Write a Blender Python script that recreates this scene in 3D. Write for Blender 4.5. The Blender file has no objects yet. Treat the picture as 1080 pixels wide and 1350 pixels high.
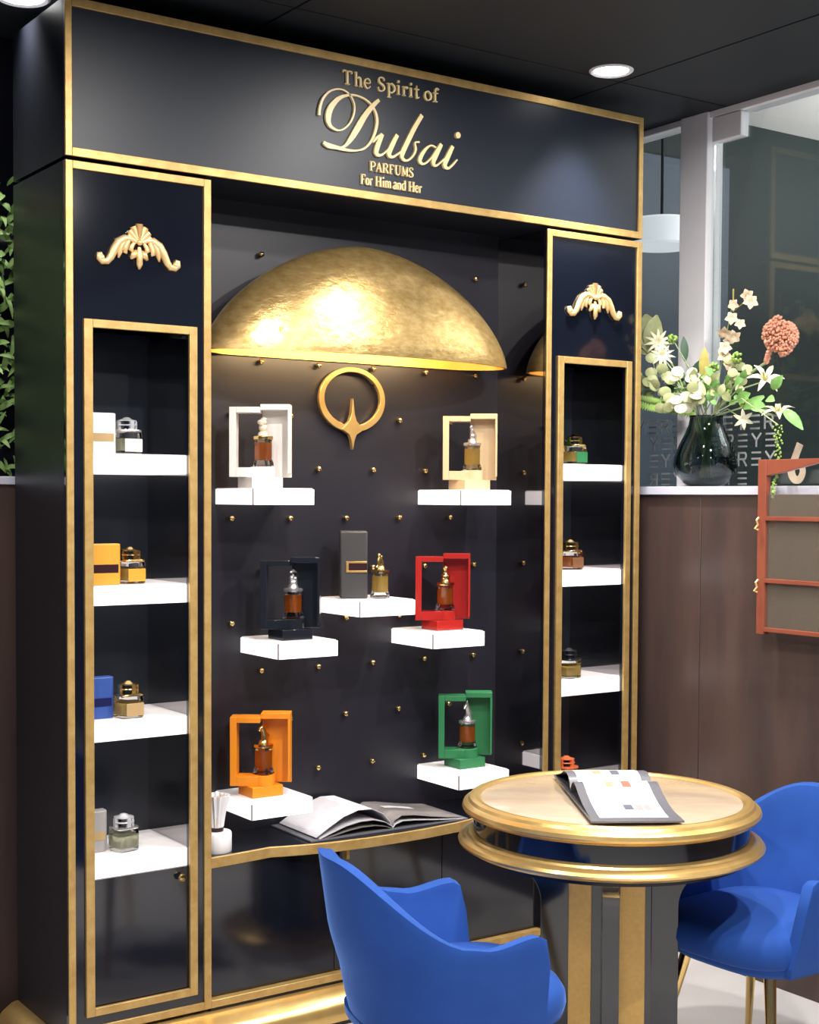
import bpy, bmesh, math, random
from math import sin, cos, pi, radians
from mathutils import Vector, Matrix

SC = bpy.context.scene
COL = SC.collection
rnd = random.Random(7)

# ------------------------------------------------------------------ camera
YAW, PITCH, ROLL, FPX = 0.6058, -0.0393, 0.0049, 1887.1
cam_d = bpy.data.cameras.new('camera')
cam = bpy.data.objects.new('camera', cam_d)
COL.objects.link(cam)
fw = Vector((sin(YAW), cos(YAW), 0)); rt = Vector((cos(YAW), -sin(YAW), 0)); up = Vector((0, 0, 1))
d3 = fw * cos(PITCH) + up * sin(PITCH); u2 = up * cos(PITCH) - fw * sin(PITCH)
r3 = rt * cos(ROLL) + u2 * sin(ROLL); u3 = u2 * cos(ROLL) - rt * sin(ROLL)
M = Matrix((r3, u3, -d3)).transposed().to_4x4()
M.translation = Vector((-1.3733, -3.5373, 1.53))
cam.matrix_world = M
cam_d.sensor_fit = 'HORIZONTAL'
cam_d.sensor_width = 36
cam_d.lens = FPX / 1080 * 36
cam_d.shift_y = 55 / 1080
cam_d.clip_start = 0.05
SC.camera = cam

# ------------------------------------------------------------------ world, exposure
world = bpy.data.worlds.new('world')
SC.world = world
world.use_nodes = True
bg = world.node_tree.nodes['Background']
bg.inputs[0].default_value = (0.60, 0.68, 0.90, 1)
bg.inputs[1].default_value = 0.20
SC.view_settings.view_transform = 'Standard'
SC.view_settings.look = 'None'
SC.view_settings.exposure = 0.12
SC.view_settings.gamma = 1
try: SC.view_settings.use_curve_mapping = False
except Exception: pass
SC.cycles.max_bounces = 8
SC.cycles.sample_clamp_indirect = 4

# ------------------------------------------------------------------ materials
def new_mat(name):
    m = bpy.data.materials.new(name)
    m.use_nodes = True
    return m, m.node_tree.nodes, m.node_tree.links, m.node_tree.nodes['Principled BSDF']

def mat(name, col, rough=0.5, metal=0.0, noise=None, bump=0.0, **kw):
    """noise = (scale, second colour, contrast, stretch)"""
    m, N, L, B = new_mat(name)
    B.inputs['Base Color'].default_value = (*col, 1)
    B.inputs['Roughness'].default_value = rough
    B.inputs['Metallic'].default_value = metal
    for k, v in kw.items():
        k = k.replace('_', ' ')
        B.inputs[k].default_value = (*v, 1) if isinstance(v, tuple) else v
    if noise:
        sc, c2, ct, st = noise
        tc = N.new('ShaderNodeTexCoord'); mp = N.new('ShaderNodeMapping'); nz = N.new('ShaderNodeTexNoise')
        mp.inputs['Scale'].default_value = st
        nz.inputs['Scale'].default_value = sc; nz.inputs['Detail'].default_value = 6; nz.inputs['Roughness'].default_value = .6
        L.new(tc.outputs['Object'], mp.inputs[0]); L.new(mp.outputs[0], nz.inputs['Vector'])
        rp = N.new('ShaderNodeValToRGB')
        rp.color_ramp.elements[0].position = .5 - ct; rp.color_ramp.elements[1].position = .5 + ct
        rp.color_ramp.elements[0].color = (*col, 1); rp.color_ramp.elements[1].color = (*c2, 1)
        L.new(nz.outputs['Fac'], rp.inputs[0]); L.new(rp.outputs[0], B.inputs['Base Color'])
        if bump:
            bp = N.new('ShaderNodeBump'); bp.inputs['Strength'].default_value = bump; bp.inputs['Distance'].default_value = .004
            L.new(nz.outputs['Fac'], bp.inputs['Height']); L.new(bp.outputs[0], B.inputs['Normal'])
    return m

def emis(name, col, st, rough=.4):
    m, N, L, B = new_mat(name)
    B.inputs['Base Color'].default_value = (*col, 1)
    B.inputs['Roughness'].default_value = rough
    B.inputs['Emission Color'].default_value = (*col, 1)
    B.inputs['Emission Strength'].default_value = st
    return m

MT = {}
MT['lacquer'] = mat('black_lacquer', (.0045, .006, .012), .09, 0, IOR=1.75)
MT['mirror'] = mat('smoked_mirror', (.40, .38, .39), .05, 1.0)
MT['side'] = mat('black_side_panel', (.006, .0075, .013), .33, 0, IOR=1.6)
MT['lacquer_matt'] = mat('satin_black_lacquer', (.009, .010, .018), .28, 0)
MT['fascia'] = mat('fascia_black', (.005, .009, .020), .40, 0, IOR=1.5)
MT['back'] = mat('recess_black', (.012, .0115, .019), .40, 0)
MT['gold'] = mat('gold_leaf', (.46, .27, .085), .42, .55, (26, (.66, .45, .17), .25, (1, 1, 1)), .15)
MT['gold_polish'] = mat('polished_gold_leaf', (.70, .44, .14), .3, .75, (14, (.82, .58, .24), .25, (1, 1, 1)), .2)
MT['gold_dome'] = mat('brushed_gold_leaf_dome', (.38, .23, .065), .29, .74, (30, (.68, .48, .21), .26, (1, 1, 1.8)), .45)
MT['gold_letter'] = mat('gold_letter', (1.0, .78, .40), .35, .0)
MT['gold_inside'] = mat('gold_inside', (.85, .52, .12), .45, .3)
MT['carved'] = mat('carved_gilt', (.80, .50, .20), .38, .45, (40, (.90, .64, .32), .2, (1, 1, 1)), .1)
MT['brass'] = mat('brass', (.78, .55, .22), .18, 1.0)
MT['brass_strip'] = mat('brushed_brass_strip', (.50, .30, .09), .34, .6, (5, (.60, .38, .13), .3, (20, 1, 20)))
MT['chrome'] = mat('chrome', (.75, .76, .8), .2, .55)
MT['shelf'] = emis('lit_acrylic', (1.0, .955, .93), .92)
MT['shelf_top'] = emis('dimmed_acrylic_top', (.72, .68, .67), .30)  # tops given a greyer colour and weaker glow to read darker than fronts
MT['niche'] = mat('niche_lacquer', (.016, .020, .028), .22, 0, IOR=1.6)
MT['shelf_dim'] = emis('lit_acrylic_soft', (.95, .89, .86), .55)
MT['seam'] = mat('shelf_seam', (.30, .28, .28), .5)
MT['velvet'] = mat('blue_velvet', (.014, .058, .27), .8, 0, (6, (.022, .085, .36), .3, (1, 1, 1)), 0, Sheen_Weight=.7, Sheen_Roughness=.35, Sheen_Tint=(.2, .4, 1.0), Specular_IOR_Level=.2)
MT['marble'] = mat('cream_marble', (.50, .41, .31), .16, 0, (4, (.38, .28, .19), .24, (1, 2.6, 1)))
MT['floor'] = mat('pale_floor', (.62, .60, .60), .3, 0, (3, (.52, .50, .50), .3, (1, 1, 1)))
MT['ceiling'] = mat('dark_ceiling', (.010, .013, .019), .6)
MT['brownwall'] = mat('brown_steel_panel', (.040, .028, .030), .34, 0, (2.2, (.105, .064, .052), .26, (3, 3, .45)))
MT['ledge'] = mat('pale_ledge', (.62, .62, .72), .3)
MT['mullion'] = mat('white_frame', (.86, .83, .86), .4)
MT['white_ceiling'] = mat('white_ceiling', (.74, .70, .68), .8)
MT['far_wall'] = mat('far_dark_wall', (.017, .029, .029), .6, 0, (.8, (.026, .039, .038), .3, (1, 1, 1)))
MT['far_panel'] = mat('far_grey_panel', (.10, .13, .17), .5)
MT['rust'] = mat('rust_red_steel', (.20, .042, .022), .5, 0, (9, (.29, .075, .038), .3, (1, 1, 1)))
MT['frost'] = mat('frosted_letter', (.30, .30, .30), .6)
MT['beige_sign'] = mat('beige_sign', (.42, .33, .24), .6)
MT['lampwhite'] = emis('lamp_diffuser', (1, 1, 1), 7.0)
MT['pendant'] = emis('drum_shell_glow', (.95, .96, 1.0), .75)
MT['white'] = mat('white_ceramic', (.80, .78, .80), .35)
MT['paper'] = mat('white_paper', (.62, .60, .64), .7)
MT['paper_side'] = mat('page_block', (.55, .54, .57), .7, 0, (150, (.35, .35, .38), .2, (0, 0, 1)))
MT['grey_cover'] = mat('grey_cover', (.12, .12, .14), .35)
MT['photo_page'] = mat('grey_photo_page', (.16, .145, .14), .25, 0, (7, (.30, .27, .26), .2, (1, 2, 1)))
MT['ink'] = mat('printed_ink', (.10, .11, .14), .6)
MT['ink_red'] = mat('printed_red', (.42, .12, .08), .6)
MT['ink_tan'] = mat('printed_tan', (.40, .28, .17), .6)
MT['dark_metal'] = mat('dark_metal', (.03, .03, .035), .3, .6)
for n, c in dict(white=(.80, .76, .72), cream=(.60, .44, .26), black=(.010, .012, .018), red=(.36, .018, .014), orange=(.80, .25, .008),
                 green=(.022, .17, .060), blue=(.03, .08, .32), yellow=(.72, .32, .035), grey=(.34, .32, .31), charcoal=(.05, .047, .048), brownbox=(.20, .09, .04), orangered=(.75, .16, .05)).items():
    MT['box_' + n] = mat('carton_' + n, c, .16 if n in ('black', 'red') else .42)
MT['label_dark'] = mat('label_dark', (.03, .008, .012), .3)
MT['label_navy'] = mat('label_navy', (.008, .01, .07), .3)
MT['label_tan'] = mat('label_tan', (.45, .30, .14), .35)
MT['silver'] = mat('silver_figure', (.74, .72, .72), .2, .85)
MT['paleglass'] = mat('pale_plaster', (.78, .66, .50), .4, .2)

def glass(name, col, rough=0.0, ior=1.45, alpha=1.0):
    m, N, L, B = new_mat(name)
    B.inputs['Base Color'].default_value = (*col, 1)
    B.inputs['Roughness'].default_value = rough
    B.inputs['IOR'].default_value = ior
    B.inputs['Transmission Weight'].default_value = 1
    return m
MT['glass'] = glass('clear_glass', (.96, .97, .98))
MT['smoke'] = glass('smoked_green_glass', (.22, .30, .30))
MT['amber'] = glass('amber_perfume', (.80, .22, .03))
MT['gold_liq'] = glass('golden_perfume', (.95, .66, .16))
MT['pale_liq'] = glass('pale_perfume', (.93, .93, .66))
for k_ in ('amber', 'gold_liq', 'pale_liq'): MT[k_].node_tree.nodes['Principled BSDF'].inputs['Transmission Weight'].default_value = .55
def pane(name, tint, mix):
    m, N, L, B = new_mat(name)
    N.remove(B)
    t = N.new('ShaderNodeBsdfTransparent'); t.inputs[0].default_value = (*tint, 1)
    g = N.new('ShaderNodeBsdfGlossy'); g.inputs['Roughness'].default_value = .02
    mx = N.new('ShaderNodeMixShader'); f = N.new('ShaderNodeFresnel'); f.inputs[0].default_value = 1.45
    mm_ = N.new('ShaderNodeMath'); mm_.operation = 'MULTIPLY'; mm_.inputs[1].default_value = mix; L.new(f.outputs[0], mm_.inputs[0]); L.new(mm_.outputs[0], mx.inputs[0]); L.new(t.outputs[0], mx.inputs[1]); L.new(g.outputs[0], mx.inputs[2])
    L.new(mx.outputs[0], N['Material Output'].inputs[0])
    return m
MT['pane'] = pane('window_glass', (.86, .90, .90), .22)
MT['smoke_pane'] = mat('smoked_pane', (.16, .135, .105), .3, 0, Alpha=.5)
def leafmat(n, c, c2):
    MT[n] = mat(n, c, .5, 0, (30, c2, .25, (1, 1, 1)))
leafmat('leaf_green', (.10, .26, .05), (.22, .42, .12))
leafmat('leaf_dark', (.02, .06, .035), (.05, .12, .06))
leafmat('leaf_pale', (.30, .36, .14), (.50, .50, .27))
leafmat('leaf_bright', (.20, .36, .05), (.34, .50, .12))
leafmat('petal_white', (.62, .60, .38), (.78, .74, .56))
leafmat('petal_blush', (.62, .46, .30), (.76, .62, .46))
leafmat('coral', (.46, .17, .10), (.66, .33, .22))
leafmat('yellow_leaf', (.36, .30, .05), (.50, .42, .12))
leafmat('stem', (.26, .34, .14), (.34, .40, .20))
leafmat('wall_green', (.12, .25, .06), (.30, .45, .14))

# ------------------------------------------------------------------ mesh builder
class MB:
    def __init__(s):
        s.v = []; s.f = []
    def add(s, vs, fs, X=None):
        o = len(s.v)
        s.v += [tuple(X @ Vector(p)) if X else tuple(p) for p in vs]
        s.f += [tuple(i + o for i in f) for f in fs]
        return s
    def box(s, x0, x1, y0, y1, z0, z1, X=None):
        vs = [(x, y, z) for z in (z0, z1) for y in (y0, y1) for x in (x0, x1)]
        return s.add(vs, [(0, 2, 3, 1), (4, 5, 7, 6), (0, 1, 5, 4), (2, 6, 7, 3), (0, 4, 6, 2), (1, 3, 7, 5)], X)
    def prism(s, poly, a, b, axis='z', X=None):
        n = len(poly)
        def P(p, t):
            if axis == 'z': return (p[0], p[1], t)
            if axis == 'y': return (p[0], t, p[1])
            return (t, p[0], p[1])
        vs = [P(p, a) for p in poly] + [P(p, b) for p in poly]
        fs = [(i, (i + 1) % n, n + (i + 1) % n, n + i) for i in range(n)]
        fs += [tuple(range(n - 1, -1, -1)), tuple(range(n, 2 * n))]
        return s.add(vs, fs, X)
    def lathe(s, prof, n=32, X=None, sq=0, closed=False):
        vs = []
        for r, z in prof:
            for k in range(n):
                a = 2 * pi * k / n
                q = 1.0
                if sq: q = (abs(cos(a)) ** sq + abs(sin(a)) ** sq) ** (-1 / sq)
                vs.append((r * q * cos(a), r * q * sin(a), z))
        fs = []
        m = len(prof)
        for i in range(m - 1):
            for k in range(n):
                k2 = (k + 1) % n
                fs.append((i * n + k, i * n + k2, (i + 1) * n + k2, (i + 1) * n + k))
        if closed:
            for k in range(n):
                k2 = (k + 1) % n
                fs.append(((m - 1) * n + k, (m - 1) * n + k2, k2, k))
        else:
            fs.append(tuple(range(n - 1, -1, -1))); fs.append(tuple((m - 1) * n + k for k in range(n)))
        return s.add(vs, fs, X)
    def tube(s, pts, rad, n=8, X=None, flat=1.0):
        P = [Vector(p) for p in pts]
        R = rad if isinstance(rad, (list, tuple)) else [rad] * len(P)
        vs = []; prev = None
        for i, p in enumerate(P):
            t = (P[min(i + 1, len(P) - 1)] - P[max(i - 1, 0)]).normalized()
            if prev is None:
                a = Vector((0, 1, 0)) if abs(t.y) < .9 else Vector((1, 0, 0))
                nrm = (a - t * a.dot(t)).normalized()
            else:
                nrm = (prev - t * prev.dot(t)).normalized()
            prev = nrm; b = t.cross(nrm)
            for k in range(n):
                an = 2 * pi * k / n
                vs.append(p + nrm * (cos(an) * R[i] * flat) + b * (sin(an) * R[i]))
        fs = []
        m = len(P)
        for i in range(m - 1):
            for k in range(n):
                k2 = (k + 1) % n
                fs.append((i * n + k, i * n + k2, (i + 1) * n + k2, (i + 1) * n + k))
        fs.append(tuple(range(n - 1, -1, -1))); fs.append(tuple((m - 1) * n + k for k in range(n)))
        return s.add(vs, fs, X)
    def ball(s, c, r, n=10, m=6, X=None, rot=None):
        r = r if isinstance(r, (tuple, list)) else (r, r, r)
        vs = [(0, 0, -1)]
        for i in range(1, m):
            t = pi * i / m
            for k in range(n):
                a = 2 * pi * k / n
                vs.append((sin(t) * cos(a), sin(t) * sin(a), -cos(t)))
        vs.append((0, 0, 1))
        fs = [(0, 1 + (k + 1) % n, 1 + k) for k in range(n)]
        for i in range(m - 2):
            for k in range(n):
                k2 = (k + 1) % n
                fs.append((1 + i * n + k, 1 + i * n + k2, 1 + (i + 1) * n + k2, 1 + (i + 1) * n + k))
        b = 1 + (m - 2) * n; T = len(vs) - 1
        fs += [(b + k, b + (k + 1) % n, T) for k in range(n)]
        vs = [Vector((p[0] * r[0], p[1] * r[1], p[2] * r[2])) for p in vs]
        if rot: vs = [rot @ p for p in vs]
        vs = [p + Vector(c) for p in vs]
        return s.add(vs, fs, X)
    def stroke(s, pts, y0, y1, X=None):
        """flat calligraphic stroke in the XZ plane; pts = (x, z, width)"""
        if len(pts) > 2:
            q = []
            for i in range(len(pts) - 1):
                p0 = pts[max(i - 1, 0)]; p1 = pts[i]; p2 = pts[i + 1]; p3 = pts[min(i + 2, len(pts) - 1)]
                for t in (0, .25, .5, .75):
                    q.append(tuple(.5 * (2 * b + (c - a) * t + (2 * a - 5 * b + 4 * c - d) * t * t + (3 * b - a - 3 * c + d) * t ** 3) for a, b, c, d in zip(p0, p1, p2, p3)))
            q.append(pts[-1]); pts = q
        Lf = []; Rf = []
        n = len(pts)
        for i in range(n):
            a = pts[max(i - 1, 0)]; b = pts[min(i + 1, n - 1)]
            dx, dz = b[0] - a[0], b[1] - a[1]; l = math.hypot(dx, dz) or 1
            nx, nz = -dz / l, dx / l; w = pts[i][2] / 2
            Lf.append((pts[i][0] + nx * w, pts[i][1] + nz * w)); Rf.append((pts[i][0] - nx * w, pts[i][1] - nz * w))
        vs = []
        for i in range(n):
            vs += [(Lf[i][0], y0, Lf[i][1]), (Rf[i][0], y0, Rf[i][1]), (Lf[i][0], y1, Lf[i][1]), (Rf[i][0], y1, Rf[i][1])]
        fs = []
        for i in range(n - 1):
            a = 4 * i; b = a + 4
            fs += [(a, a + 1, b + 1, b), (a + 2, b + 2, b + 3, a + 3), (a, b, b + 2, a + 2), (a + 1, a + 3, b + 3, b + 1)]
        fs += [(0, 2, 3, 1), (4 * n - 4, 4 * n - 3, 4 * n - 1, 4 * n - 2)]
        return s.add(vs, fs, X)
    def leaf(s, base, tip, w, nrm, bend=.15, n=5, fold=.25):
        base = Vector(base); tip = Vector(tip); ax = tip - base; L_ = ax.length
        nrm = Vector(nrm); nrm = (nrm - ax * (nrm.dot(ax) / (L_ * L_ + 1e-9)))
        nrm = nrm.normalized() if nrm.length > 1e-5 else Vector((0, 0, 1))
        sd = ax.cross(nrm).normalized()
        vs = []
        for i in range(n + 1):
            t = i / n; ww = w * (sin(pi * min(1, t * .92 + .06)) ** .8) * .5
            c = base + ax * t + nrm * (sin(pi * t) * bend * L_)
            vs += [c - sd * ww + nrm * ww * fold, c, c + sd * ww + nrm * ww * fold]
        fs = []
        for i in range(n):
            a = 3 * i
            fs += [(a, a + 1, a + 4, a + 3), (a + 1, a + 2, a + 5, a + 4)]
        return s.add(vs, fs)
    def mesh(s, name, m, angle=35):
        me = bpy.data.meshes.new(name)
        me.from_pydata([tuple(v) for v in s.v], [], s.f)
        me.update()
        bm = bmesh.new(); bm.from_mesh(me); bmesh.ops.recalc_face_normals(bm, faces=bm.faces); bm.to_mesh(me); bm.free()
        for p in me.polygons: p.use_smooth = True
        me.set_sharp_from_angle(angle=radians(angle))
        if m: me.materials.append(MT[m])
        return me
    def obj(s, name, m, parent=None, bev=0, loc=None, label=None, seg=2, angle=35):
        o = bpy.data.objects.new(name, s.mesh(name, m, angle))
        COL.objects.link(o)
        if parent: o.parent = parent
        if loc: o.location = loc
        if label: o['label'] = label
        if bev:
            b = o.modifiers.new('bevel', 'BEVEL'); b.width = bev; b.segments = seg; b.limit_method = 'ANGLE'; b.angle_limit = radians(40)
        return o

def thing(name, label, cat, loc=(0, 0, 0), rotz=0, group=None):
    o = bpy.data.objects.new(name, None); COL.objects.link(o)
    o.location = loc; o.rotation_euler = (0, 0, rotz); o['label'] = label; o['category'] = cat
    if group: o['group'] = group
    o.empty_display_size = .1
    return o
def tag(o, label, cat, group=None, kind=None):
    o['label'] = label; o['category'] = cat
    if group: o['group'] = group
    if kind: o['kind'] = kind
    return o
def struct(o, label=None):
    o['kind'] = 'structure'
    if label: o['label'] = label
    return o
def dup(root, loc, rotz, label, group=None):
    r = root.copy(); COL.objects.link(r); r.location = loc; r.rotation_euler = (0, 0, rotz); r['label'] = label
    if group: r['group'] = group
    for ch in list(root.children):
        c = ch.copy(); COL.objects.link(c); c.parent = r
        for g in ch.children:
            d = g.copy(); COL.objects.link(d); d.parent = c
    return r

# ------------------------------------------------------------------ room
CZ = 2.863            # ceiling height
GX = 2.33             # glass wall plane
WX = 2.10             # face of the low brown wall
WY = 0.45             # wall behind the cabinet
DW = 2.0166; CW = 0.4124; RY = 0.249; CD = 0.385     # cabinet width, column width, recess depth, cabinet depth
struct(MB().box(-4, 6, -6, 1.2, -.06, 0).obj('floor', 'floor'), 'pale grey polished floor')
ceil = struct(MB().box(-4, GX + .06, -6, WY + .3, CZ + .012, CZ + .08).obj('ceiling', 'ceiling'), 'dark blue black ceiling of large flat panels')
g = .004
for i in range(-2, 3):
    for j in range(-4, 2):
        x0 = .62 + i * 1.2; y0 = -.1 + (j - 1) * 1.2
        x1 = min(x0 + 1.2, GX + .05); y1 = min(y0 + 1.2, WY + .1)
        if x1 - x0 > .05 and y1 - y0 > .05:
            MB().box(x0 + g, x1 - g, y0 + g, y1 - g, CZ, CZ + .015).obj('ceiling_panel', 'ceiling', ceil)
# pale joint profile between the ceiling panels
jb = MB()
for i in range(-1, 3):
    jb.box(.62 + i * 1.2 - g, .62 + i * 1.2 + g, -5.5, WY, CZ + .006, CZ + .011) if .62 + i * 1.2 < GX else None
for j in range(-4, 1):
    jb.box(-2, GX, -.1 + j * 1.2 - g, -.1 + j * 1.2 + g, CZ + .006, CZ + .011)
jb.obj('ceiling_joint', 'dark_metal', ceil)

# wall behind the cabinet: brown panels, pale ledge
wb = MB().box(-4, GX, WY + .02, WY + .12, 0, 1.56).obj('wall_back', 'lacquer_matt'); struct(wb, 'low brown panelled wall behind the cabinet')
for i in range(-3, 3):
    MB().box(-.9 + i * 1.05 + .002, .15 + i * 1.05 - .002, WY, WY + .022, .0, 1.561).obj('wall_panel', 'brownwall', wb, bev=.0015)
struct(MB().box(-4, 2.08, WY - .012, WY + .2, 1.561, 1.584).obj('trim_1', 'ledge', bev=.002), 'pale ledge on the low wall behind the cabinet')
struct(MB().box(-4, 2.2, WY + .2, WY + .28, 1.584, CZ + .012).obj('wall_upper', 'lacquer_matt'), 'dark upper wall behind the cabinet')
# low brown wall on the right under the glass
wr = MB().box(WX + .02, GX + .05, -6, WY, 0, 1.54).obj('wall_right', 'lacquer_matt'); struct(wr, 'low brown steel wall under the glass on the right')
for y0, y1 in ((-.208, .44), (-1.2, -.208), (-2.2, -1.2), (-3.2, -2.2), (-4.2, -3.2)):
    MB().box(WX, WX + .022, y0 + .0015, y1 - .0015, 0, 1.5415).obj('wall_panel', 'brownwall', wr, bev=.0012)
MB().box(WX + .004, WX + .02, -.2095, -.2065, 0, 1.541).obj('panel_joint', 'label_tan', wr)
struct(MB().box(WX - .012, GX + .05, -6, WY - .0, 1.543, 1.571).obj('trim_2', 'ledge', bev=.002), 'pale ledge on top of the low brown wall')
# glazed wall
win = MB().box(GX - .004, GX + .004, -.03, WY, 1.575, CZ - .02).obj('window_1', 'pane'); struct(win, 'narrow fixed glass pane beside the cabinet')
win2 = MB().box(GX - .004, GX + .004, -6, -.032, 1.575, CZ - .02).obj('window_2', 'pane'); struct(win2, 'large dark glass pane with frosted lettering')
fr = MB().box(GX - .03, GX + .05, -.022, .105, 1.571, CZ).obj('trim_3', 'mullion', bev=.003); struct(fr, 'white upright window post')
struct(MB().box(GX - .02, GX + .05, -6, WY, CZ - .022, CZ).obj('trim_4', 'mullion', bev=.002), 'thin pale frame along the ceiling edge')
tag(MB().box(GX - .02, GX + .02, -.165, -.035, 2.755, 2.838).obj('door_fitting', 'mullion', bev=.003), 'beige square patch fitting at the top of the glass beside the white post', 'fitting')
# room behind the glass
struct(MB().box(GX + .05, 6, -4, 1.2, 3.23, 3.3).obj('ceiling_far', 'white_ceiling'), 'white ceiling of the room behind the glass')
struct(MB().box(GX + .06, 6, 1.0, 1.1, 0, 3.23).obj('wall_far', 'far_wall'), 'dark green grey wall of the room behind the glass')
struct(MB().box(5.9, 6, -6, 1.0, 0, 3.3).obj('wall_far_side', 'far_wall'), 'dark end wall of the room behind the glass')
struct(MB().box(2.55, 3.46, .95, 1.0, .9, 3.0).obj('far_added_panel', 'far_panel'), 'grey blue panel added behind the glass to lighten the narrow pane')  # added panel, gives the narrow pane its lighter tone
pl = thing('glowing_drum', 'glowing white drum hung behind the narrow glass pane', 'lamp', (2.80, .70, 2.545))  # glowing drum put where a bright band lies behind the pane
MB().lathe([(.0005, .0), (.125, .004), (.135, .012), (.135, .105), (.125, .115), (.0005, .118)], 36).obj('drum_shell', 'pendant', pl)
MB().tube([(0, 0, .118), (0, 0, .685)], .006, 6).obj('cord', 'dark_metal', pl)

for yy_ in (-.6, -2.2):  # unseen fill lights added, aimed up to brighten the far ceiling
    ld = bpy.data.lights.new('far_room_fill', 'AREA'); ld.shape = 'RECTANGLE'; ld.size = .6; ld.size_y = .6; ld.energy = 75; ld.color = (1, .97, .95)
    lo = bpy.data.objects.new('far_room_fill_light', ld); COL.objects.link(lo); lo.location = (4.3, yy_, 2.3); lo.rotation_euler = (pi, 0, 0)
ld = bpy.data.lights.new('far_room_fill', 'AREA'); ld.shape = 'RECTANGLE'; ld.size = 1.2; ld.size_y = .6; ld.energy = 16; ld.color = (.95, .98, 1)  # unseen overhead fill added to brighten the far room
lo = bpy.data.objects.new('far_room_fill_light', ld); COL.objects.link(lo); lo.location = (4.0, -1.4, 3.2)
# frosted lettering on the glass
def sans(ch, y, z, h, w):
    """letter in the glass plane; runs towards -y; returns MB with strokes in (y) plane"""
    t = h * .13
    S = {'Y': [[(0, 1), (.5, .5)], [(1, 1), (.5, .5)], [(.5, .5), (.5, 0)]],
         'E': [[(0, .93), (1, .93)], [(0, .5), (1, .5)], [(0, .07), (1, .07)]],
         'R': [[(.07, 0), (.07, 1)], [(.07, .93), (.8, .93), (.93, .72), (.8, .48), (.07, .48)], [(.55, .48), (.95, 0)]],
         'Q': [[(.93, 0), (.93, 1)], [(.93, .93), (.2, .93), (.07, .72), (.2, .48), (.93, .48)], [(.45, .48), (.05, 0)]]}[ch]
    m = MB()
    X = Matrix.Rotation(-pi / 2, 4, 'Z')
    for st in S:
        for a, b in zip(st[:-1], st[1:]):
            m.stroke([(a[0] * w, a[1] * h, t), (b[0] * w, b[1] * h, t)], -.001, .001, X)
    o = m.obj('letter', 'frost', win2 if y < -.03 else win)
    o.location = (GX - .007, y, z)
for txt, y0, z0, h in (('YEREYEREYEREYEREY', .330, 1.764, .050), ('YEREYEREYE', .262, 1.705, .046), ('EYEREYEREY', .262, 1.642, .048), ('EQYEREYE', .262, 1.578, .045)):
    y = y0; k = 0
    if z0 < 1.6: txt = 'QEYEREYE'
    for ch in txt:
        if not (-.03 < y < .115): sans(ch, y, z0, h, .040)
        y -= .0605; k += 1
        if z0 < 1.77 and -.17 > y + 0 and y < -.33: break
sx = MB()
sx.stroke([(.035, .125, .026), (.015, .08, .026), (0, .04, .028), (.012, .012, .026), (.035, .01, .024), (.048, .035, .022), (.036, .056, .02), (.012, .052, .016)], -.002, .002, Matrix.Rotation(-pi / 2, 4, 'Z'))
o = sx.obj('numeral_sign', 'beige_sign', None, loc=(GX - .010, -.395, 1.585)); tag(o, 'beige numeral six stuck on the dark glass', 'sign')

# ------------------------------------------------------------------ downlights
def downlight(x, y, label, power=22, r=.062, group='recessed ceiling downlights', spread=176):
    t = thing('downlight', label, 'lamp', (x, y, CZ), 0, group)
    MB().lathe([(r * .86, -.001), (r * 1.02, -.006), (r * 1.12, -.002), (r * 1.12, .0), (r * .86, .0)], 32, closed=True).obj('rim', 'white', t)
    MB().lathe([(.0005, -.002), (r * .86, -.002), (r * .86, .0), (.0005, .0)], 32).obj('diffuser', 'lampwhite', t)
    ld = bpy.data.lights.new('downlight_lamp', 'AREA'); ld.shape = 'DISK'; ld.size = r * 1.5; ld.energy = power; ld.color = (1, .965, .92)
    ld.spread = radians(spread)
    lo = bpy.data.objects.new('bulb', ld); COL.objects.link(lo); lo.parent = t; lo.location = (0, 0, -.012)
    return t
downlight(1.711, -.177, 'round white downlight glowing in the ceiling right of the sign', 9, spread=80)
downlight(-.018, .252, 'round white downlight cut off at the top left corner', 3, r=.066, spread=80)
for x, y, p in ((1.22, -.80, 11), (.40, -1.35, 34), (1.55, -1.55, 34), (.2, -2.5, 34), (.90, -2.7, 38), (-1.2, -2.2, 30), (-.9, -.9, 16)):  # unseen downlights added to light the display; first one fits the fascia haze
    downlight(x, y, 'unseen round white downlight added in the ceiling to light the display', p)

# ------------------------------------------------------------------ cabinet
def strip(par, x0, x1, z0, z1, y=-.006, m='gold', name='gold_strip', yb=.002):
    return MB().box(x0, x1, y, yb, z0, z1).obj(name, m, par, bev=.0012)

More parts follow.
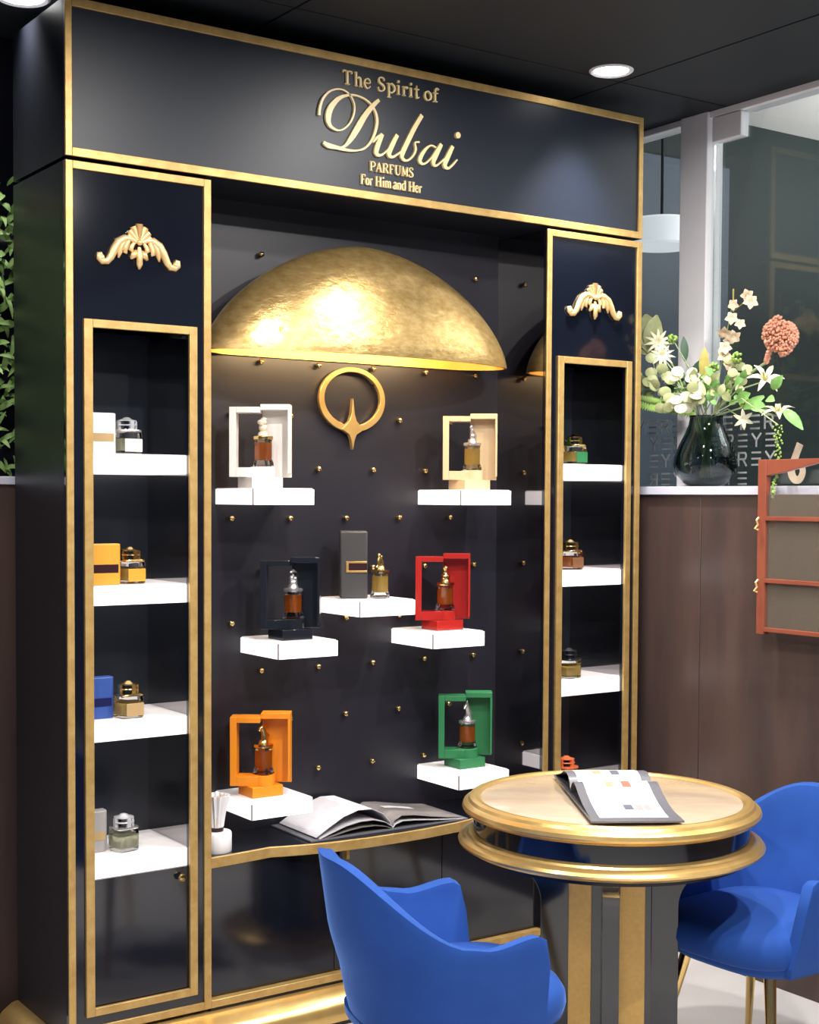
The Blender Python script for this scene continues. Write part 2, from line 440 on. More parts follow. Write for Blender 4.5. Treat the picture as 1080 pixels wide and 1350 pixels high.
# fascia
ZT, ZH, ZC = 2.800, 2.3987, 2.3881
fa = thing('sign_fascia', 'wide black fascia board with gold border and gold lettering above the display', 'sign', (0, 0, ZH))
def zrel(o, z): o.location.z -= z; return o
def F(o): o.location.z -= ZH; return o
F(MB().box(0, DW, 0, .02, ZH, ZT).obj('board', 'fascia', fa, bev=.001)); F(MB().box(.001, DW - .001, .02, CD, ZH, ZT).obj('box_body', 'side', fa))
F(strip(fa, 0, .0185, ZH, ZT)); F(strip(fa, DW - .0185, DW, ZH, ZT))
F(strip(fa, .0185, DW - .0185, ZT - .0225, ZT)); F(strip(fa, .0185, DW - .0185, ZH, ZH + .0225))
SCRIPT = [[[0.7666, 2.5401, 0.0082], [0.7834, 2.533, 0.014], [0.8117, 2.5313, 0.0105], [0.846, 2.5289, 0.0076], [0.8805, 2.5323, 0.0047], [0.9095, 2.5451, 0.0058], [0.9328, 2.5727, 0.0076], [0.9467, 2.6088, 0.0093], [0.9483, 2.6382, 0.0082], [0.9353, 2.6654, 0.0058], [0.9089, 2.683, 0.0047], [0.8741, 2.6894, 0.0047], [0.8454, 2.6847, 0.007], [0.8169, 2.6706, 0.0116], [0.7916, 2.6427, 0.0175], [0.7821, 2.6127, 0.0175], [0.7889, 2.59, 0.0105], [0.8116, 2.5805, 0.0052], [0.8343, 2.5872, 0.0047], [0.8571, 2.6098, 0.0052], [0.8702, 2.6407, 0.0052], [0.8684, 2.6693, 0.0041], [0.8482, 2.6924, 0.0041], [0.8197, 2.6982, 0.0041], [0.7886, 2.6874, 0.0052], [0.7662, 2.6648, 0.007], [0.7551, 2.637, 0.0076], [0.7524, 2.6138, 0.0082]], [[0.9558, 2.689, 0.0093], [0.9382, 2.6731, 0.0128], [0.9091, 2.6395, 0.0163], [0.8831, 2.5993, 0.0186], [0.8602, 2.5646, 0.0151], [0.8402, 2.5411, 0.0082], [0.8203, 2.5315, 0.0047]], [[0.9357, 2.5644, 0.0052], [0.9504, 2.5801, 0.0076], [0.9657, 2.5902, 0.0082]], [[0.9681, 2.5925, 0.0116], [0.9534, 2.5611, 0.0151], [0.9465, 2.5357, 0.014], [0.9613, 2.53, 0.007], [0.9861, 2.5486, 0.0047], [1.0146, 2.5895, 0.0047]], [[1.0205, 2.5977, 0.0116], [1.0009, 2.563, 0.0151], [0.9909, 2.537, 0.014], [1.0053, 2.5312, 0.007], [1.034, 2.5504, 0.0047]], [[1.1094, 2.6689, 0.0128], [1.0833, 2.6292, 0.014], [1.0592, 2.5861, 0.0151], [1.0401, 2.5488, 0.0151], [1.039, 2.5329, 0.0105], [1.0553, 2.5272, 0.0058], [1.0765, 2.543, 0.0058], [1.0874, 2.5644, 0.007], [1.0848, 2.5838, 0.0052], [1.1007, 2.5881, 0.0041]], [[1.1614, 2.5808, 0.0052], [1.1409, 2.5839, 0.0047], [1.1163, 2.562, 0.0105], [1.1023, 2.5351, 0.0128], [1.1165, 2.5256, 0.0058], [1.143, 2.5457, 0.0047], [1.1689, 2.5819, 0.0047]], [[1.1814, 2.5937, 0.0116], [1.1628, 2.5609, 0.0151], [1.1518, 2.5354, 0.0128], [1.1631, 2.5269, 0.0058], [1.1942, 2.5527, 0.0041]], [[1.2243, 2.5937, 0.0116], [1.2068, 2.561, 0.0151], [1.1944, 2.5331, 0.014], [1.2102, 2.5261, 0.007], [1.2417, 2.5557, 0.0041]], [[1.2405, 2.629, 0.0175], [1.2456, 2.6297, 0.0175]]]
for grp in ((0, 1), (2, 3, 4), (5,), (6, 7), (8, 9)):
    m = MB()
    for k, i in enumerate(grp): m.stroke([tuple(p) for p in SCRIPT[i]], -.0085 - .0004 * k, .001)
    if 9 in grp: m.prism([(1.243 + .0095 * cos(k * pi / 10), 2.6293 + .0095 * sin(k * pi / 10)) for k in range(20)], -.0095, .001, 'y')
    F(m.obj('letter', 'gold_letter', fa))
GL = {  # serif glyphs: strokes (x, z, width) in a unit box, width in cap heights
 'T': [[(.5, 0, .17), (.5, 1, .17)], [(0, .96, .08), (1, .96, .08)], [(.04, .80, .08), (.04, 1, .08)], [(.96, .80, .08), (.96, 1, .08)], [(.25, .02, .06), (.75, .02, .06)]],
 'h': [[(.22, 0, .15), (.22, 1.02, .15)], [(.25, .45, .07), (.5, .66, .10), (.78, .55, .15), (.8, 0, .15)], [(.0, .02, .06), (.42, .02, .06)], [(.6, .02, .06), (1, .02, .06)], [(.02, .99, .06), (.25, .99, .06)]],
 'e': [[(.12, .38, .07), (.9, .40, .07), (.82, .62, .09), (.5, .70, .07), (.14, .52, .14), (.1, .25, .15), (.4, .02, .1), (.7, .04, .08), (.95, .18, .07)]],
 'S': [[(.88, .78, .10), (.80, .94, .08), (.48, 1, .08), (.15, .85, .13), (.25, .62, .15), (.75, .42, .16), (.88, .2, .14), (.6, .01, .08), (.2, .04, .08), (.08, .26, .1)]],
 'p': [[(.22, -.33, .15), (.22, .68, .15)], [(.25, .55, .07), (.55, .69, .09), (.88, .5, .15), (.88, .22, .15), (.55, .02, .09), (.25, .1, .07)], [(.0, -.32, .06), (.45, -.32, .06)], [(.0, .66, .06), (.22, .66, .06)]],
 'i': [[(.5, 0, .16), (.5, .67, .16)], [(.1, .02, .06), (.9, .02, .06)], [(.12, .65, .06), (.5, .65, .06)], [(.5, .86, .18), (.5, 1.02, .18)]],
 'r': [[(.25, 0, .15), (.25, .67, .15)], [(.28, .42, .07), (.5, .64, .10), (.9, .6, .17)], [(.0, .02, .06), (.55, .02, .06)], [(.02, .65, .06), (.25, .65, .06)]],
 't': [[(.45, .92, .06), (.45, .2, .15), (.6, .02, .12), (.95, .1, .06)], [(.05, .65, .07), (.9, .65, .07)]],
 'o': [[(.5, .69, .07), (.14, .52, .14), (.12, .2, .15), (.5, 0, .07), (.88, .18, .15), (.87, .5, .15), (.5, .69, .07)]],
 'f': [[(.4, 0, .15), (.4, .8, .15), (.6, 1.02, .09), (.95, .93, .13)], [(.08, .65, .07), (.85, .65, .07)], [(.1, .02, .06), (.75, .02, .06)]],
 'P': [[(.22, 0, .17), (.22, 1, .17)], [(.22, .97, .07), (.7, .96, .09), (.92, .74, .16), (.7, .48, .09), (.25, .46, .07)], [(0, .02, .06), (.5, .02, .06)], [(0, .98, .06), (.25, .98, .06)]],
 'A': [[(.12, 0, .07), (.5, 1, .08)], [(.5, 1, .16), (.88, 0, .18)], [(.25, .34, .07), (.75, .34, .07)], [(0, .02, .06), (.28, .02, .06)], [(.68, .02, .06), (1.05, .02, .06)]],
 'R': [[(.2, 0, .17), (.2, 1, .17)], [(.22, .97, .07), (.65, .96, .09), (.82, .75, .16), (.62, .52, .08), (.25, .5, .07)], [(.5, .5, .12), (.95, .02, .17)], [(0, .02, .06), (.45, .02, .06)], [(0, .98, .06), (.25, .98, .06)]],
 'F': [[(.25, 0, .17), (.25, 1, .17)], [(0, .97, .08), (.95, .97, .08)], [(.25, .52, .08), (.75, .52, .08)], [(.93, .78, .08), (.93, 1, .08)], [(0, .02, .06), (.55, .02, .06)]],
 'U': [[(.2, 1, .17), (.2, .25, .17), (.5, .01, .1), (.8, .25, .07), (.8, 1, .07)], [(0, .98, .06), (.42, .98, .06)], [(.62, .98, .06), (1, .98, .06)]],
 'M': [[(.12, 0, .07), (.14, 1, .07)], [(.16, 1, .15), (.5, .1, .12)], [(.5, .1, .07), (.86, 1, .07)], [(.88, 0, .16), (.88, 1, .16)], [(0, .02, .06), (.28, .02, .06)], [(.72, .02, .06), (1.02, .02, .06)]],
 'H': [[(.18, 0, .17), (.18, 1, .17)], [(.82, 0, .17), (.82, 1, .17)], [(.2, .5, .08), (.8, .5, .08)], [(0, .02, .06), (.38, .02, .06)], [(.62, .02, .06), (1, .02, .06)], [(0, .98, .06), (.38, .98, .06)], [(.62, .98, .06), (1, .98, .06)]],
 'm': [[(.12, 0, .15), (.12, .67, .15)], [(.14, .48, .07), (.3, .66, .09), (.47, .55, .15), (.48, 0, .15)], [(.5, .48, .07), (.68, .66, .09), (.85, .55, .15), (.86, 0, .15)], [(0, .02, .06), (.26, .02, .06)], [(.36, .02, .06), (.62, .02, .06)], [(.74, .02, .06), (1, .02, .06)]],
 'a': [[(.15, .55, .1), (.45, .7, .08), (.75, .55, .15), (.76, .1, .15), (.98, .03, .07)], [(.74, .4, .07), (.3, .32, .1), (.1, .15, .15), (.35, 0, .1), (.72, .14, .07)]],
 'n': [[(.2, 0, .15), (.2, .67, .15)], [(.22, .45, .07), (.5, .66, .10), (.8, .55, .15), (.82, 0, .15)], [(0, .02, .06), (.42, .02, .06)], [(.6, .02, .06), (1.02, .02, .06)]],
 'd': [[(.78, 0, .15), (.78, 1.02, .15)], [(.75, .55, .07), (.45, .69, .09), (.12, .5, .15), (.12, .2, .15), (.45, .01, .09), (.75, .12, .07)], [(.58, .99, .06), (.78, .99, .06)], [(.78, .02, .06), (1, .02, .06)]],
}
def text(line, z, cap):
    for ch, x0, x1 in line:
        m = MB()
        for st in GL[ch]: m.stroke([(x0 + a * (x1 - x0), z + b * cap, w * cap * .95) for a, b, w in st], -.0075, .001)
        F(m.obj('letter', 'gold_letter', fa))
text([('T', 0.831, 0.8636), ('h', 0.8711, 0.8983), ('e', 0.9041, 0.9274), ('S', 0.9515, 0.9781), ('p', 0.9852, 1.0138), ('i', 1.0187, 1.0319), ('r', 1.0391, 1.0609), ('i', 1.0633, 1.0767), ('t', 1.0816, 1.1011), ('o', 1.1184, 1.1455), ('f', 1.1493, 1.1729)], 2.7165, .040)
text([('P', 0.9256, 0.945), ('A', 0.9461, 0.9674), ('R', 0.9698, 0.9906), ('F', 0.9936, 1.0103), ('U', 1.0134, 1.0356), ('M', 1.038, 1.0598), ('S', 1.0635, 1.0799)], 2.481, .028)
text([('F', 0.8942, 0.91), ('o', 0.9111, 0.9228), ('r', 0.9252, 0.9352), ('H', 0.9452, 0.9664), ('i', 0.9688, 0.9759), ('m', 0.9777, 1.0004), ('a', 1.0076, 1.0208), ('n', 1.0214, 1.0359), ('d', 1.0377, 1.054), ('H', 1.0631, 1.0845), ('e', 1.087, 1.098), ('r', 1.1004, 1.1115)], 2.4388, .029)

def ornament(par, cx, cz):
    m = MB()
    def T(pts, rr, fl=.7):
        for sgn in (1, -1):
            m.tube([(cx + sgn * x, -.004 - (r_ * .3), cz + z) for (x, z), r_ in zip(pts, rr)], [q * 1.3 for q in rr], 8, flat=fl)
    # big arm with curl at the outer end
    T([(.008, .012), (.022, .020), (.040, .020), (.058, .008), (.070, -.012), (.080, -.033), (.090, -.045), (.103, -.046), (.112, -.038), (.112, -.029), (.104, -.028)],
      [.005, .006, .0075, .009, .009, .008, .007, .007, .0065, .006, .005])
    T([(.040, .016), (.050, .0), (.056, -.022), (.058, -.033)], [.006, .007, .005, .002])
    T([(.030, .014), (.038, -.004), (.040, -.016), (.034, -.018)], [.005, .006, .005, .003])
    T([(.014, .010), (.020, .002), (.024, -.008), (.018, -.012)], [.004, .005, .006, .004])
    T([(.006, -.010), (.014, -.020), (.024, -.032)], [.004, .008, .003])
    # palmette lobes
    for a, l, w in ((0, .048, .0085), (.42, .044, .007), (.80, .040, .0065), (1.15, .036, .006)):
        T([(0, .012), (sin(a) * l * .5, .012 + cos(a) * l * .5), (sin(a) * l, .012 + cos(a) * l)], [.004, w * .8, w])
    m.tube([(cx, -.006, cz + .0), (cx, -.009, cz - .02), (cx, -.008, cz - .045), (cx, -.005, cz - .058)], [.005, .009, .009, .003], 8, flat=.7)
    m.ball((cx, -.009, cz + .012), (.009, .007, .008))
    for sgn in (1, -1): m.ball((cx + sgn * .106, -.006, cz - .037), (.010, .007, .010))
    return m.obj('ornament', 'carved', par, label='carved gilt scroll and palmette ornament', angle=80)

def column(x0, lab, cx_or, cz_or):
    t = thing('display_column', lab, 'cabinet', (0, 0, 0))
    x1 = x0 + CW; il, ir = x0 + .071, x0 + .3465
    zb, zt = .18, 1.966
    lf = x0 < .5
    MB().box(x0, x0 + .02, .012, CD, .1, ZC).obj('outer_side' if lf else 'inner_side', 'side' if lf else 'mirror', t, bev=.001)
    MB().box(x1 - .02, x1, .012, CD, .1, ZC).obj('inner_side' if lf else 'outer_side', 'mirror' if lf else 'side', t, bev=.001)
    f = MB()
    f.box(x0, il, 0, .014, .11, ZC); f.box(ir, x1, 0, .014, .11, ZC); f.box(il, ir, 0, .014, zt, ZC); f.box(il, ir, 0, .014, .11, zb)
    f.obj('front_panel', 'lacquer', t)
    MB().box(il - .012, il - .002, .014, .27, .5, zt).obj('niche_side', 'mirror', t)
    MB().box(ir + .002, ir + .012, .014, .27, .5, zt).obj('niche_side', 'mirror', t)
    MB().box(il - .012, ir + .012, .27, .28, .1, zt + .02).obj('back_panel', 'niche', t)
    MB().box(il, ir, .004, .016, zb, .517).obj('door', 'lacquer', t)
    MB().box(x0 + .02, x1 - .02, .02, CD, .1, .12).obj('bottom_board', 'lacquer_matt', t)
    for a in ((x0, x0 + .0195, .11, ZC), (x1 - .0215, x1, .11, ZC), (x0 + .0195, x1 - .0215, ZC - .0205, ZC), (x0 + .0195, x1 - .0215, .11, .131)):
        strip(t, *a)
    for a in ((x0 + .047, x0 + .071, .158, 1.9875), (x0 + .3465, x0 + .3695, .158, 1.9875), (x0 + .071, x0 + .3465, 1.966, 1.9875), (x0 + .071, x0 + .3465, .158, .1795)):
        strip(t, *a, y=-.009)
    for z in (1.642, 1.293, .932, .568):
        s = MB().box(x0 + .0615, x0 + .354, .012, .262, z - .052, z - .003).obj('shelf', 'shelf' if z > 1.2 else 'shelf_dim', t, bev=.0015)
        MB().box(x0 + .0655, x0 + .350, .016, .262, -.004, 0).obj('dimmed_top', 'shelf_top', s, loc=(0, 0, z), bev=.0008)  # thin layer carrying the dimmed tone of the shelf top
    ornament(t, x0 + cx_or, cz_or)
    return t
c1 = column(0, 'black and gold display column at the left end with four lit shelves', .2015, 2.185)
c2 = column(DW - CW, 'black and gold display column at the right end next to the flowers', .2025, 2.173)
kn = MB().lathe([(.0005, 0), (.004, 0), (.004, .006), (.010, .010), (.0115, .016), (.009, .021), (.0005, .023)], 20, Matrix.Rotation(pi / 2, 4, 'X')).obj('knob', 'brass', c1, loc=(.321, .004, .491), label='small round gold door knob')
MB().lathe([(.0005, 0), (.004, 0), (.004, .006), (.010, .010), (.0115, .016), (.009, .021), (.0005, .023)], 20, Matrix.Rotation(pi / 2, 4, 'X')).obj('knob', 'brass', c2, loc=(DW - .321, .004, .491), label='small round gold door knob')

# centre recess
XL, XR = CW, DW - CW
ct = thing('recess_panel', 'tall black recess panel dotted with small gold studs behind the floating shelves', 'panel', (0, 0, 0))
MB().box(XL, XR, RY, CD, .53, ZH).obj('panel', 'back', ct)
stud_me = MB().lathe([(.0005, 0), (.003, 0), (.003, .004), (.0075, .007), (.009, .0125), (.0072, .019), (.0035, .0215), (.0005, .022)], 14, Matrix.Rotation(pi / 2, 4, 'X')).mesh('stud', 'brass')
zrows = [(2.249, 1), (2.0915, 0), (1.932, 1), (1.7745, 0), (1.616, 1), (1.4655, 0), (1.3095, 1), (1.1545, 0), (1.008, 1), (.8535, 0), (.694, 1)]
DOMEZ = 1.947
for z, odd in zrows:
    for k in range(6):
        x = .6 + .2 * k + (.1 if odd else 0)
        if x > 1.58: continue
        if z > DOMEZ:
            if ((x - 1.0085) / .6) ** 2 + ((z - DOMEZ) / .33) ** 2 < 1.06: continue
        if z == 1.7745 and k == 2: continue
        o = bpy.data.objects.new('stud', stud_me); COL.objects.link(o); o.parent = ct; o.location = (x, RY, z)
# emblem
em = thing('ring_emblem', 'gold ring emblem with a pointed drop at its foot on the recess panel', 'emblem', (1.016, RY, 1.832))
def ringpts(rx, rz, n=64): return [(rx * cos(2 * pi * k / n), rz * sin(2 * pi * k / n)) for k in range(n)]
m = MB()
n = 64; ro = ringpts(.121, .100); ri = [(x * .845, z * .83 + .003) for x, z in ro]
vs = [(x, -.024, z) for x, z in ro] + [(x, -.024, z) for x, z in ri] + [(x, -.012, z) for x, z in ro] + [(x, -.012, z) for x, z in ri]
fs = []
for k in range(n):
    k2 = (k + 1) % n
    fs += [(k, k2, n + k2, n + k), (2 * n + k, 3 * n + k, 3 * n + k2, 2 * n + k2), (k, 2 * n + k, 2 * n + k2, k2), (n + k, n + k2, 3 * n + k2, 3 * n + k)]
m.add(vs, fs)
m.obj('ring', 'gold_polish', em, bev=.001)
MB().prism([(0, .004), (.006, -.045), (.013, -.066), (.040, -.092), (.013, -.108), (.006, -.125), (0, -.155), (-.006, -.125), (-.013, -.108), (-.040, -.092), (-.013, -.066), (-.006, -.045)], -.0275, -.011, 'y').obj('drop', 'gold_polish', em, bev=.001)
mm = MB()
for x, z in ((.09, .05), (-.09, .05), (0, -.09)): mm.tube([(x, 0, z), (x, -.013, z)], .004, 8)
mm.obj('pin', 'dark_metal', em)

# dome lamp
dm = thing('dome_wall_lamp', 'large gold leaf half dome lamp on the recess above the floating shelves', 'lamp', (1.0085, RY, DOMEZ))
def dome_shell(a, b, h, inner):
    """shallow oval bowl, flat where it meets the wall (local y = 0)"""
    m = MB(); nu, nv = 96, 26
    yc = .1481 - RY
    def S(A, B, H, ymax):
        vs = []
        for i in range(nv + 1):
            v = pi / 2 * i / nv; cc = max(cos(v), 0)
            for k in range(nu):
                u = 2 * pi * k / nu
                vs.append((-A * cos(u) * cc, min(yc - B * sin(u) * cc, ymax), H * (1 - cc ** 1.78) ** .643))
        return vs
    o1 = S(a, b, h, -.001); o2 = S(a - inner, b - inner, h - inner, -.009); N1 = len(o1)
    fs = []
    for i in range(nv):
        for k in range(nu):
            k2 = (k + 1) % nu
            fs.append((i * nu + k, i * nu + k2, (i + 1) * nu + k2, (i + 1) * nu + k))
    f2 = [tuple(N1 + j for j in reversed(q)) for q in fs]
    rim = [(k, N1 + k, N1 + (k + 1) % nu, (k + 1) % nu) for k in range(nu)]
    m.add(o1, fs); m2 = MB().add(o2, fs)
    m3 = MB().add(o1 + o2, rim)
    return m, m2, m3
d1, d2, d3_ = dome_shell(.540, .161, .342, .010)
d1.obj('dome_shell', 'gold_dome', dm, angle=60); d2.obj('inner_shell', 'gold_inside', dm, angle=60); d3_.obj('rim', 'gold_polish', dm)
ld = bpy.data.lights.new('dome_lamp', 'AREA'); ld.shape = 'RECTANGLE'; ld.size = .7; ld.size_y = .02; ld.energy = 6; ld.color = (1, .72, .36)
lo = bpy.data.objects.new('bulb', ld); COL.objects.link(lo); lo.parent = dm; lo.location = (0, -.20, .055); lo.rotation_euler = (radians(62), 0, 0)
MB().box(-.36, .36, -.215, -.203, .045, .065).obj('light_bar', 'gold_inside', dm)

# counter and cupboard
CZT = .530
def front_curve():
    ctl = [(XL, 0), (.47, .003), (.55, .010), (.609, .016), (.645, .004), (.70, -.012), (.78, -.030), (.90, -.042), (1.0085, -.045)]
    ctl += [(DW - x, y) for x, y in reversed(ctl[:-1])]
    return ctl
fc = front_curve()
co = thing('counter_top', 'black counter with a wavy gold front edge under the floating shelves', 'counter', (0, 0, 0))
MB().prism([(x, y + .004) for x, y in fc] + [(XR, RY + .05), (XL, RY + .05)], CZT - .026, CZT, 'z').obj('slab', 'lacquer', co)
m = MB(); n = len(fc)
m.prism([(x, y - .006) for x, y in fc] + [(x, y + .005) for x, y in reversed(fc)], CZT - .028, CZT + .001, 'z')
m.obj('edge_strip', 'gold', co, bev=.001)
MB().box(.845, .855, -.02, .0, CZT - .06, CZT - .028).obj('bracket', 'gold', co)
cb = thing('base_cupboard', 'glossy black three door cupboard under the counter', 'cupboard', (0, 0, 0))
MB().box(XL, XR, .034, CD, .10, CZT - .028).obj('body', 'lacquer_matt', cb)
for x0, x1 in ((XL, .826), (.826, 1.218), (1.218, XR)):
    MB().box(x0 + .0012, x1 - .0012, .018, .034, .134, CZT - .03).obj('door', 'lacquer', cb, bev=.0008)
strip(cb, XL, XR, .11, .1315, yb=.034)
MB().box(XL, XR, .0, .034, .10, .111).obj('toe_board', 'lacquer_matt', cb)
# gilt plinth
ph = thing('plinth', 'gold leaf moulded plinth running along the foot of the display', 'plinth', (0, 0, 0))
def sweep(prof, m, name):
    mb = MB(); vs = []; k = len(prof)
    for o_, z in prof:
        vs += [(-o_, CD, z), (-o_, -o_, z), (DW + o_, -o_, z), (DW + o_, CD, z)]
    fs = []
    for i in range(k):
        j = (i + 1) % k
        for c in range(3): fs.append((4 * i + c, 4 * i + c + 1, 4 * j + c + 1, 4 * j + c))
    fs.append(tuple(4 * i for i in range(k))); fs.append(tuple(4 * i + 3 for i in reversed(range(k))))
    mb.add(vs, fs); return mb.obj(name, m, ph, angle=50)
sweep([(-.03, .1), (.006, .1), (.018, .097), (.045, .078), (.066, .052), (.072, .030), (.070, .014), (-.03, .014)], 'gold_polish', 'moulding')
sweep([(-.03, .013), (.062, .013), (.062, .0), (-.03, .0)], 'lacquer_matt', 'kick_strip')

# floating lit shelves
SH = {'TL': (.554, .018, 1.555), 'TR': (1.281, .018, 1.555), 'MC': (.914, .022, 1.222), 'ML': (.637, .020, 1.113), 'MR': (1.180, .020, 1.113), 'BL': (.553, .022, .660), 'BR': (1.284, .022, .664)}
SL = {'TL': 'under the white box, top left', 'TR': 'under the cream box, top right', 'MC': 'in the middle carrying a charcoal box and bottle', 'ML': 'under the black box',
      'MR': 'under the red box', 'BL': 'under the orange box, bottom left', 'BR': 'under the green box, bottom right'}
for k, (x, y, z) in SH.items():
    t = thing('floating_shelf', 'glowing white square floating shelf ' + SL[k], 'shelf', (x, y, z), 0, 'glowing floating shelves in the recess')
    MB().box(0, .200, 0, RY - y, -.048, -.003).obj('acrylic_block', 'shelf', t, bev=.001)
    MB().box(.004, .196, .004, RY - y, -.004, 0).obj('dimmed_top', 'shelf_top', t, bev=.0008)  # dimmed top tone laid over the brighter block
    MB().box(-.0006, .0030, -.0006, .0030, -.048, -.0025).obj('corner_seam', 'seam', t)

# ------------------------------------------------------------------ perfume
def bottle(label, loc, liq='amber', cap='silver', kind=0, s=1.0, group='tall perfume bottles with figure stoppers', rot=.3):
    t = thing('perfume_bottle', label, 'bottle', loc, rot, group)
    g = MB().lathe([(.0005, 0), (.024, 0), (.0265, .003), (.0255, .012), (.0215, .022), (.0215, .074), (.0235, .080), (.020, .086), (.009, .088), (.0005, .088)], 32, Matrix.Scale(s, 4), sq=4).obj('glass_body', 'glass', t)
    MB().lathe([(.0005, .018), (.017, .018), (.0185, .024), (.0185, .070), (.0005, .071)], 24, Matrix.Scale(s, 4), sq=4).obj('liquid', liq, t)
    MB().lathe([(.0005, .079), (.024, .079), (.025, .083), (.024, .088), (.013, .090), (.0005, .090)], 28, Matrix.Scale(s, 4), sq=4).obj('collar', 'brass' if cap != 'silver' else 'silver', t)
    m = MB(); r2 = random.Random(kind * 13 + 5); X = Matrix.Scale(s, 4)
    m.lathe([(.0005, .088), (.016, .088), (.014, .098), (.009, .102), (.0005, .102)], 16, X)
    if kind == 0:   # turbaned head
        m.ball((0, 0, .112), (.013, .013, .013), X=X); m.ball((-.004, 0, .128), (.015, .014, .009), X=X); m.ball((-.010, -.002, .124), (.007, .008, .007), X=X); m.ball((.003, 0, .137), (.010, .010, .006), X=X)
    elif kind == 1:  # bird
        m.ball((.002, 0, .108), (.011, .010, .014), X=X); m.ball((-.002, 0, .126), (.007, .007, .009), X=X); m.ball((-.005, 0, .139), (.006, .005, .005), X=X)
        m.tube([(-.008, 0, .139), (-.014, 0, .135)], [.003, .0005], 6, X); m.tube([(.004, 0, .118), (.014, 0, .110), (.018, 0, .098)], [.008, .007, .002], 8, X)
    elif kind == 2:  # horse
        m.tube([(.004, 0, .098), (.004, 0, .114), (-.002, 0, .130), (-.006, 0, .140), (-.013, 0, .134), (-.018, 0, .126)], [.012, .010, .008, .0065, .006, .0045], 8, X)
        m.tube([(-.003, 0, .142), (-.001, 0, .152)], [.003, .0008], 6, X); m.tube([(.012, 0, .100), (.018, 0, .112), (.012, 0, .120)], [.006, .006, .003], 8, X)
    elif kind == 3:  # stepped finial
        m.ball((0, 0, .106), (.014, .013, .010), X=X); m.ball((-.006, 0, .118), (.008, .008, .009), X=X); m.ball((.007, 0, .116), (.008, .008, .008), X=X)
        m.tube([(0, 0, .115), (0, 0, .130)], [.006, .003], 8, X); m.tube([(-.013, 0, .134), (0, 0, .139), (.013, 0, .134)], [.003, .006, .003], 8, X)
    elif kind == 4:  # crown and drop
        m.lathe([(.0005, .098), (.013, .098), (.016, .108), (.010, .114), (.006, .126), (.011, .132), (.011, .137), (.004, .143), (.0005, .145)], 14, X)
    elif kind == 5:  # two figures
        m.tube([(-.007, 0, .098), (-.008, 0, .116), (-.006, 0, .126)], [.008, .007, .005], 8, X); m.ball((-.006, 0, .133), (.0065, .006, .0075), X=X)
        m.tube([(.009, 0, .096), (.010, 0, .112), (.006, 0, .122)], [.008, .006, .004], 8, X); m.ball((.005, 0, .128), (.005, .005, .006), X=X); m.tube([(-.018, 0, .095), (-.010, 0, .104)], [.005, .004], 6, X)
    m.obj('stopper', cap, t, angle=70)
    return t

def display_box(label, loc, m, rot=-.62, k=1.0):
    t = thing('display_box', label, 'box', loc, 0, 'open display boxes on the floating shelves')
    X = Matrix.Translation((.052, .045, 0)) @ Matrix.Rotation(rot, 4, 'Z')
    MB().box(0, .104, 0, .090, 0, .034).obj('base', m, t, bev=.0015)
    l = MB()   # left open frame
    l.box(-.088, -.068, -.040, .022, .034, .252, X); l.box(-.068, .002, -.040, .022, .234, .252, X); l.box(-.068, .002, -.040, .022, .034, .064, X)
    l.obj('open_frame', m, t, bev=.0012)
    b = MB()
    b.box(.002, .090, .030, .042, .034, .262, X); b.box(.002, .090, -.018, .030, .244, .262, X); b.box(.083, .090, -.018, .030, .046, .244, X)
    b.obj('back_shell', m, t, bev=.0012)
    MB().lathe([(.0005, .034), (.036, .034), (.036, .066), (.0005, .066)], 32, Matrix.Translation((.052, .045, 0)) @ Matrix.Rotation(rot, 4, 'Z') @ Matrix.Translation((.008, -.006, 0))).obj('pedestal', m, t, bev=.001)
    t.scale = (.97, .97, .92)
    return t
def bx(key, dx, dy): x, y, z = SH[key]; return (x + dx, y + dy, z)
specs = [('TL', .027, .055, 'white', 'white open display box on the top left floating shelf', 'amber', 'paleglass', 0, 'amber perfume bottle with turbaned head stopper in the white box'),
         ('TR', .050, .045, 'cream', 'cream and gold open display box on the top right floating shelf', 'gold_liq', 'silver', 1, 'golden perfume bottle with silver bird stopper in the cream box'),
         ('ML', .040, .045, 'black', 'glossy black open display box on the middle left floating shelf', 'amber', 'silver', 3, 'dark perfume bottle with silver stepped stopper in the black box'),
         ('MR', .060, .060, 'red', 'glossy red open display box on the middle right floating shelf', 'amber', 'brass', 4, 'amber perfume bottle with gold crown stopper in the red box'),
         ('BL', .035, .060, 'orange', 'orange open display box on the bottom left floating shelf', 'amber', 'brass', 2, 'orange perfume bottle with horse head stopper in the orange box'),
         ('BR', .057, .070, 'green', 'green open display box on the bottom right floating shelf', 'amber', 'silver', 2, 'brown perfume bottle with slim silver stopper in the green box')]
for key, dx, dy, mc, lab, liq, cap, kd, blab in specs:
    p = bx(key, dx, dy)
    display_box(lab, p, 'box_' + mc)
    X = Matrix.Translation((.052, .045, 0)) @ Matrix.Rotation(-.62, 4, 'Z')
    q = X @ Vector((.008, -.006, .0612))
    bottle(blab, (p[0] + q.x, p[1] + q.y, p[2] + q.z), liq, cap, kd, 1.0)
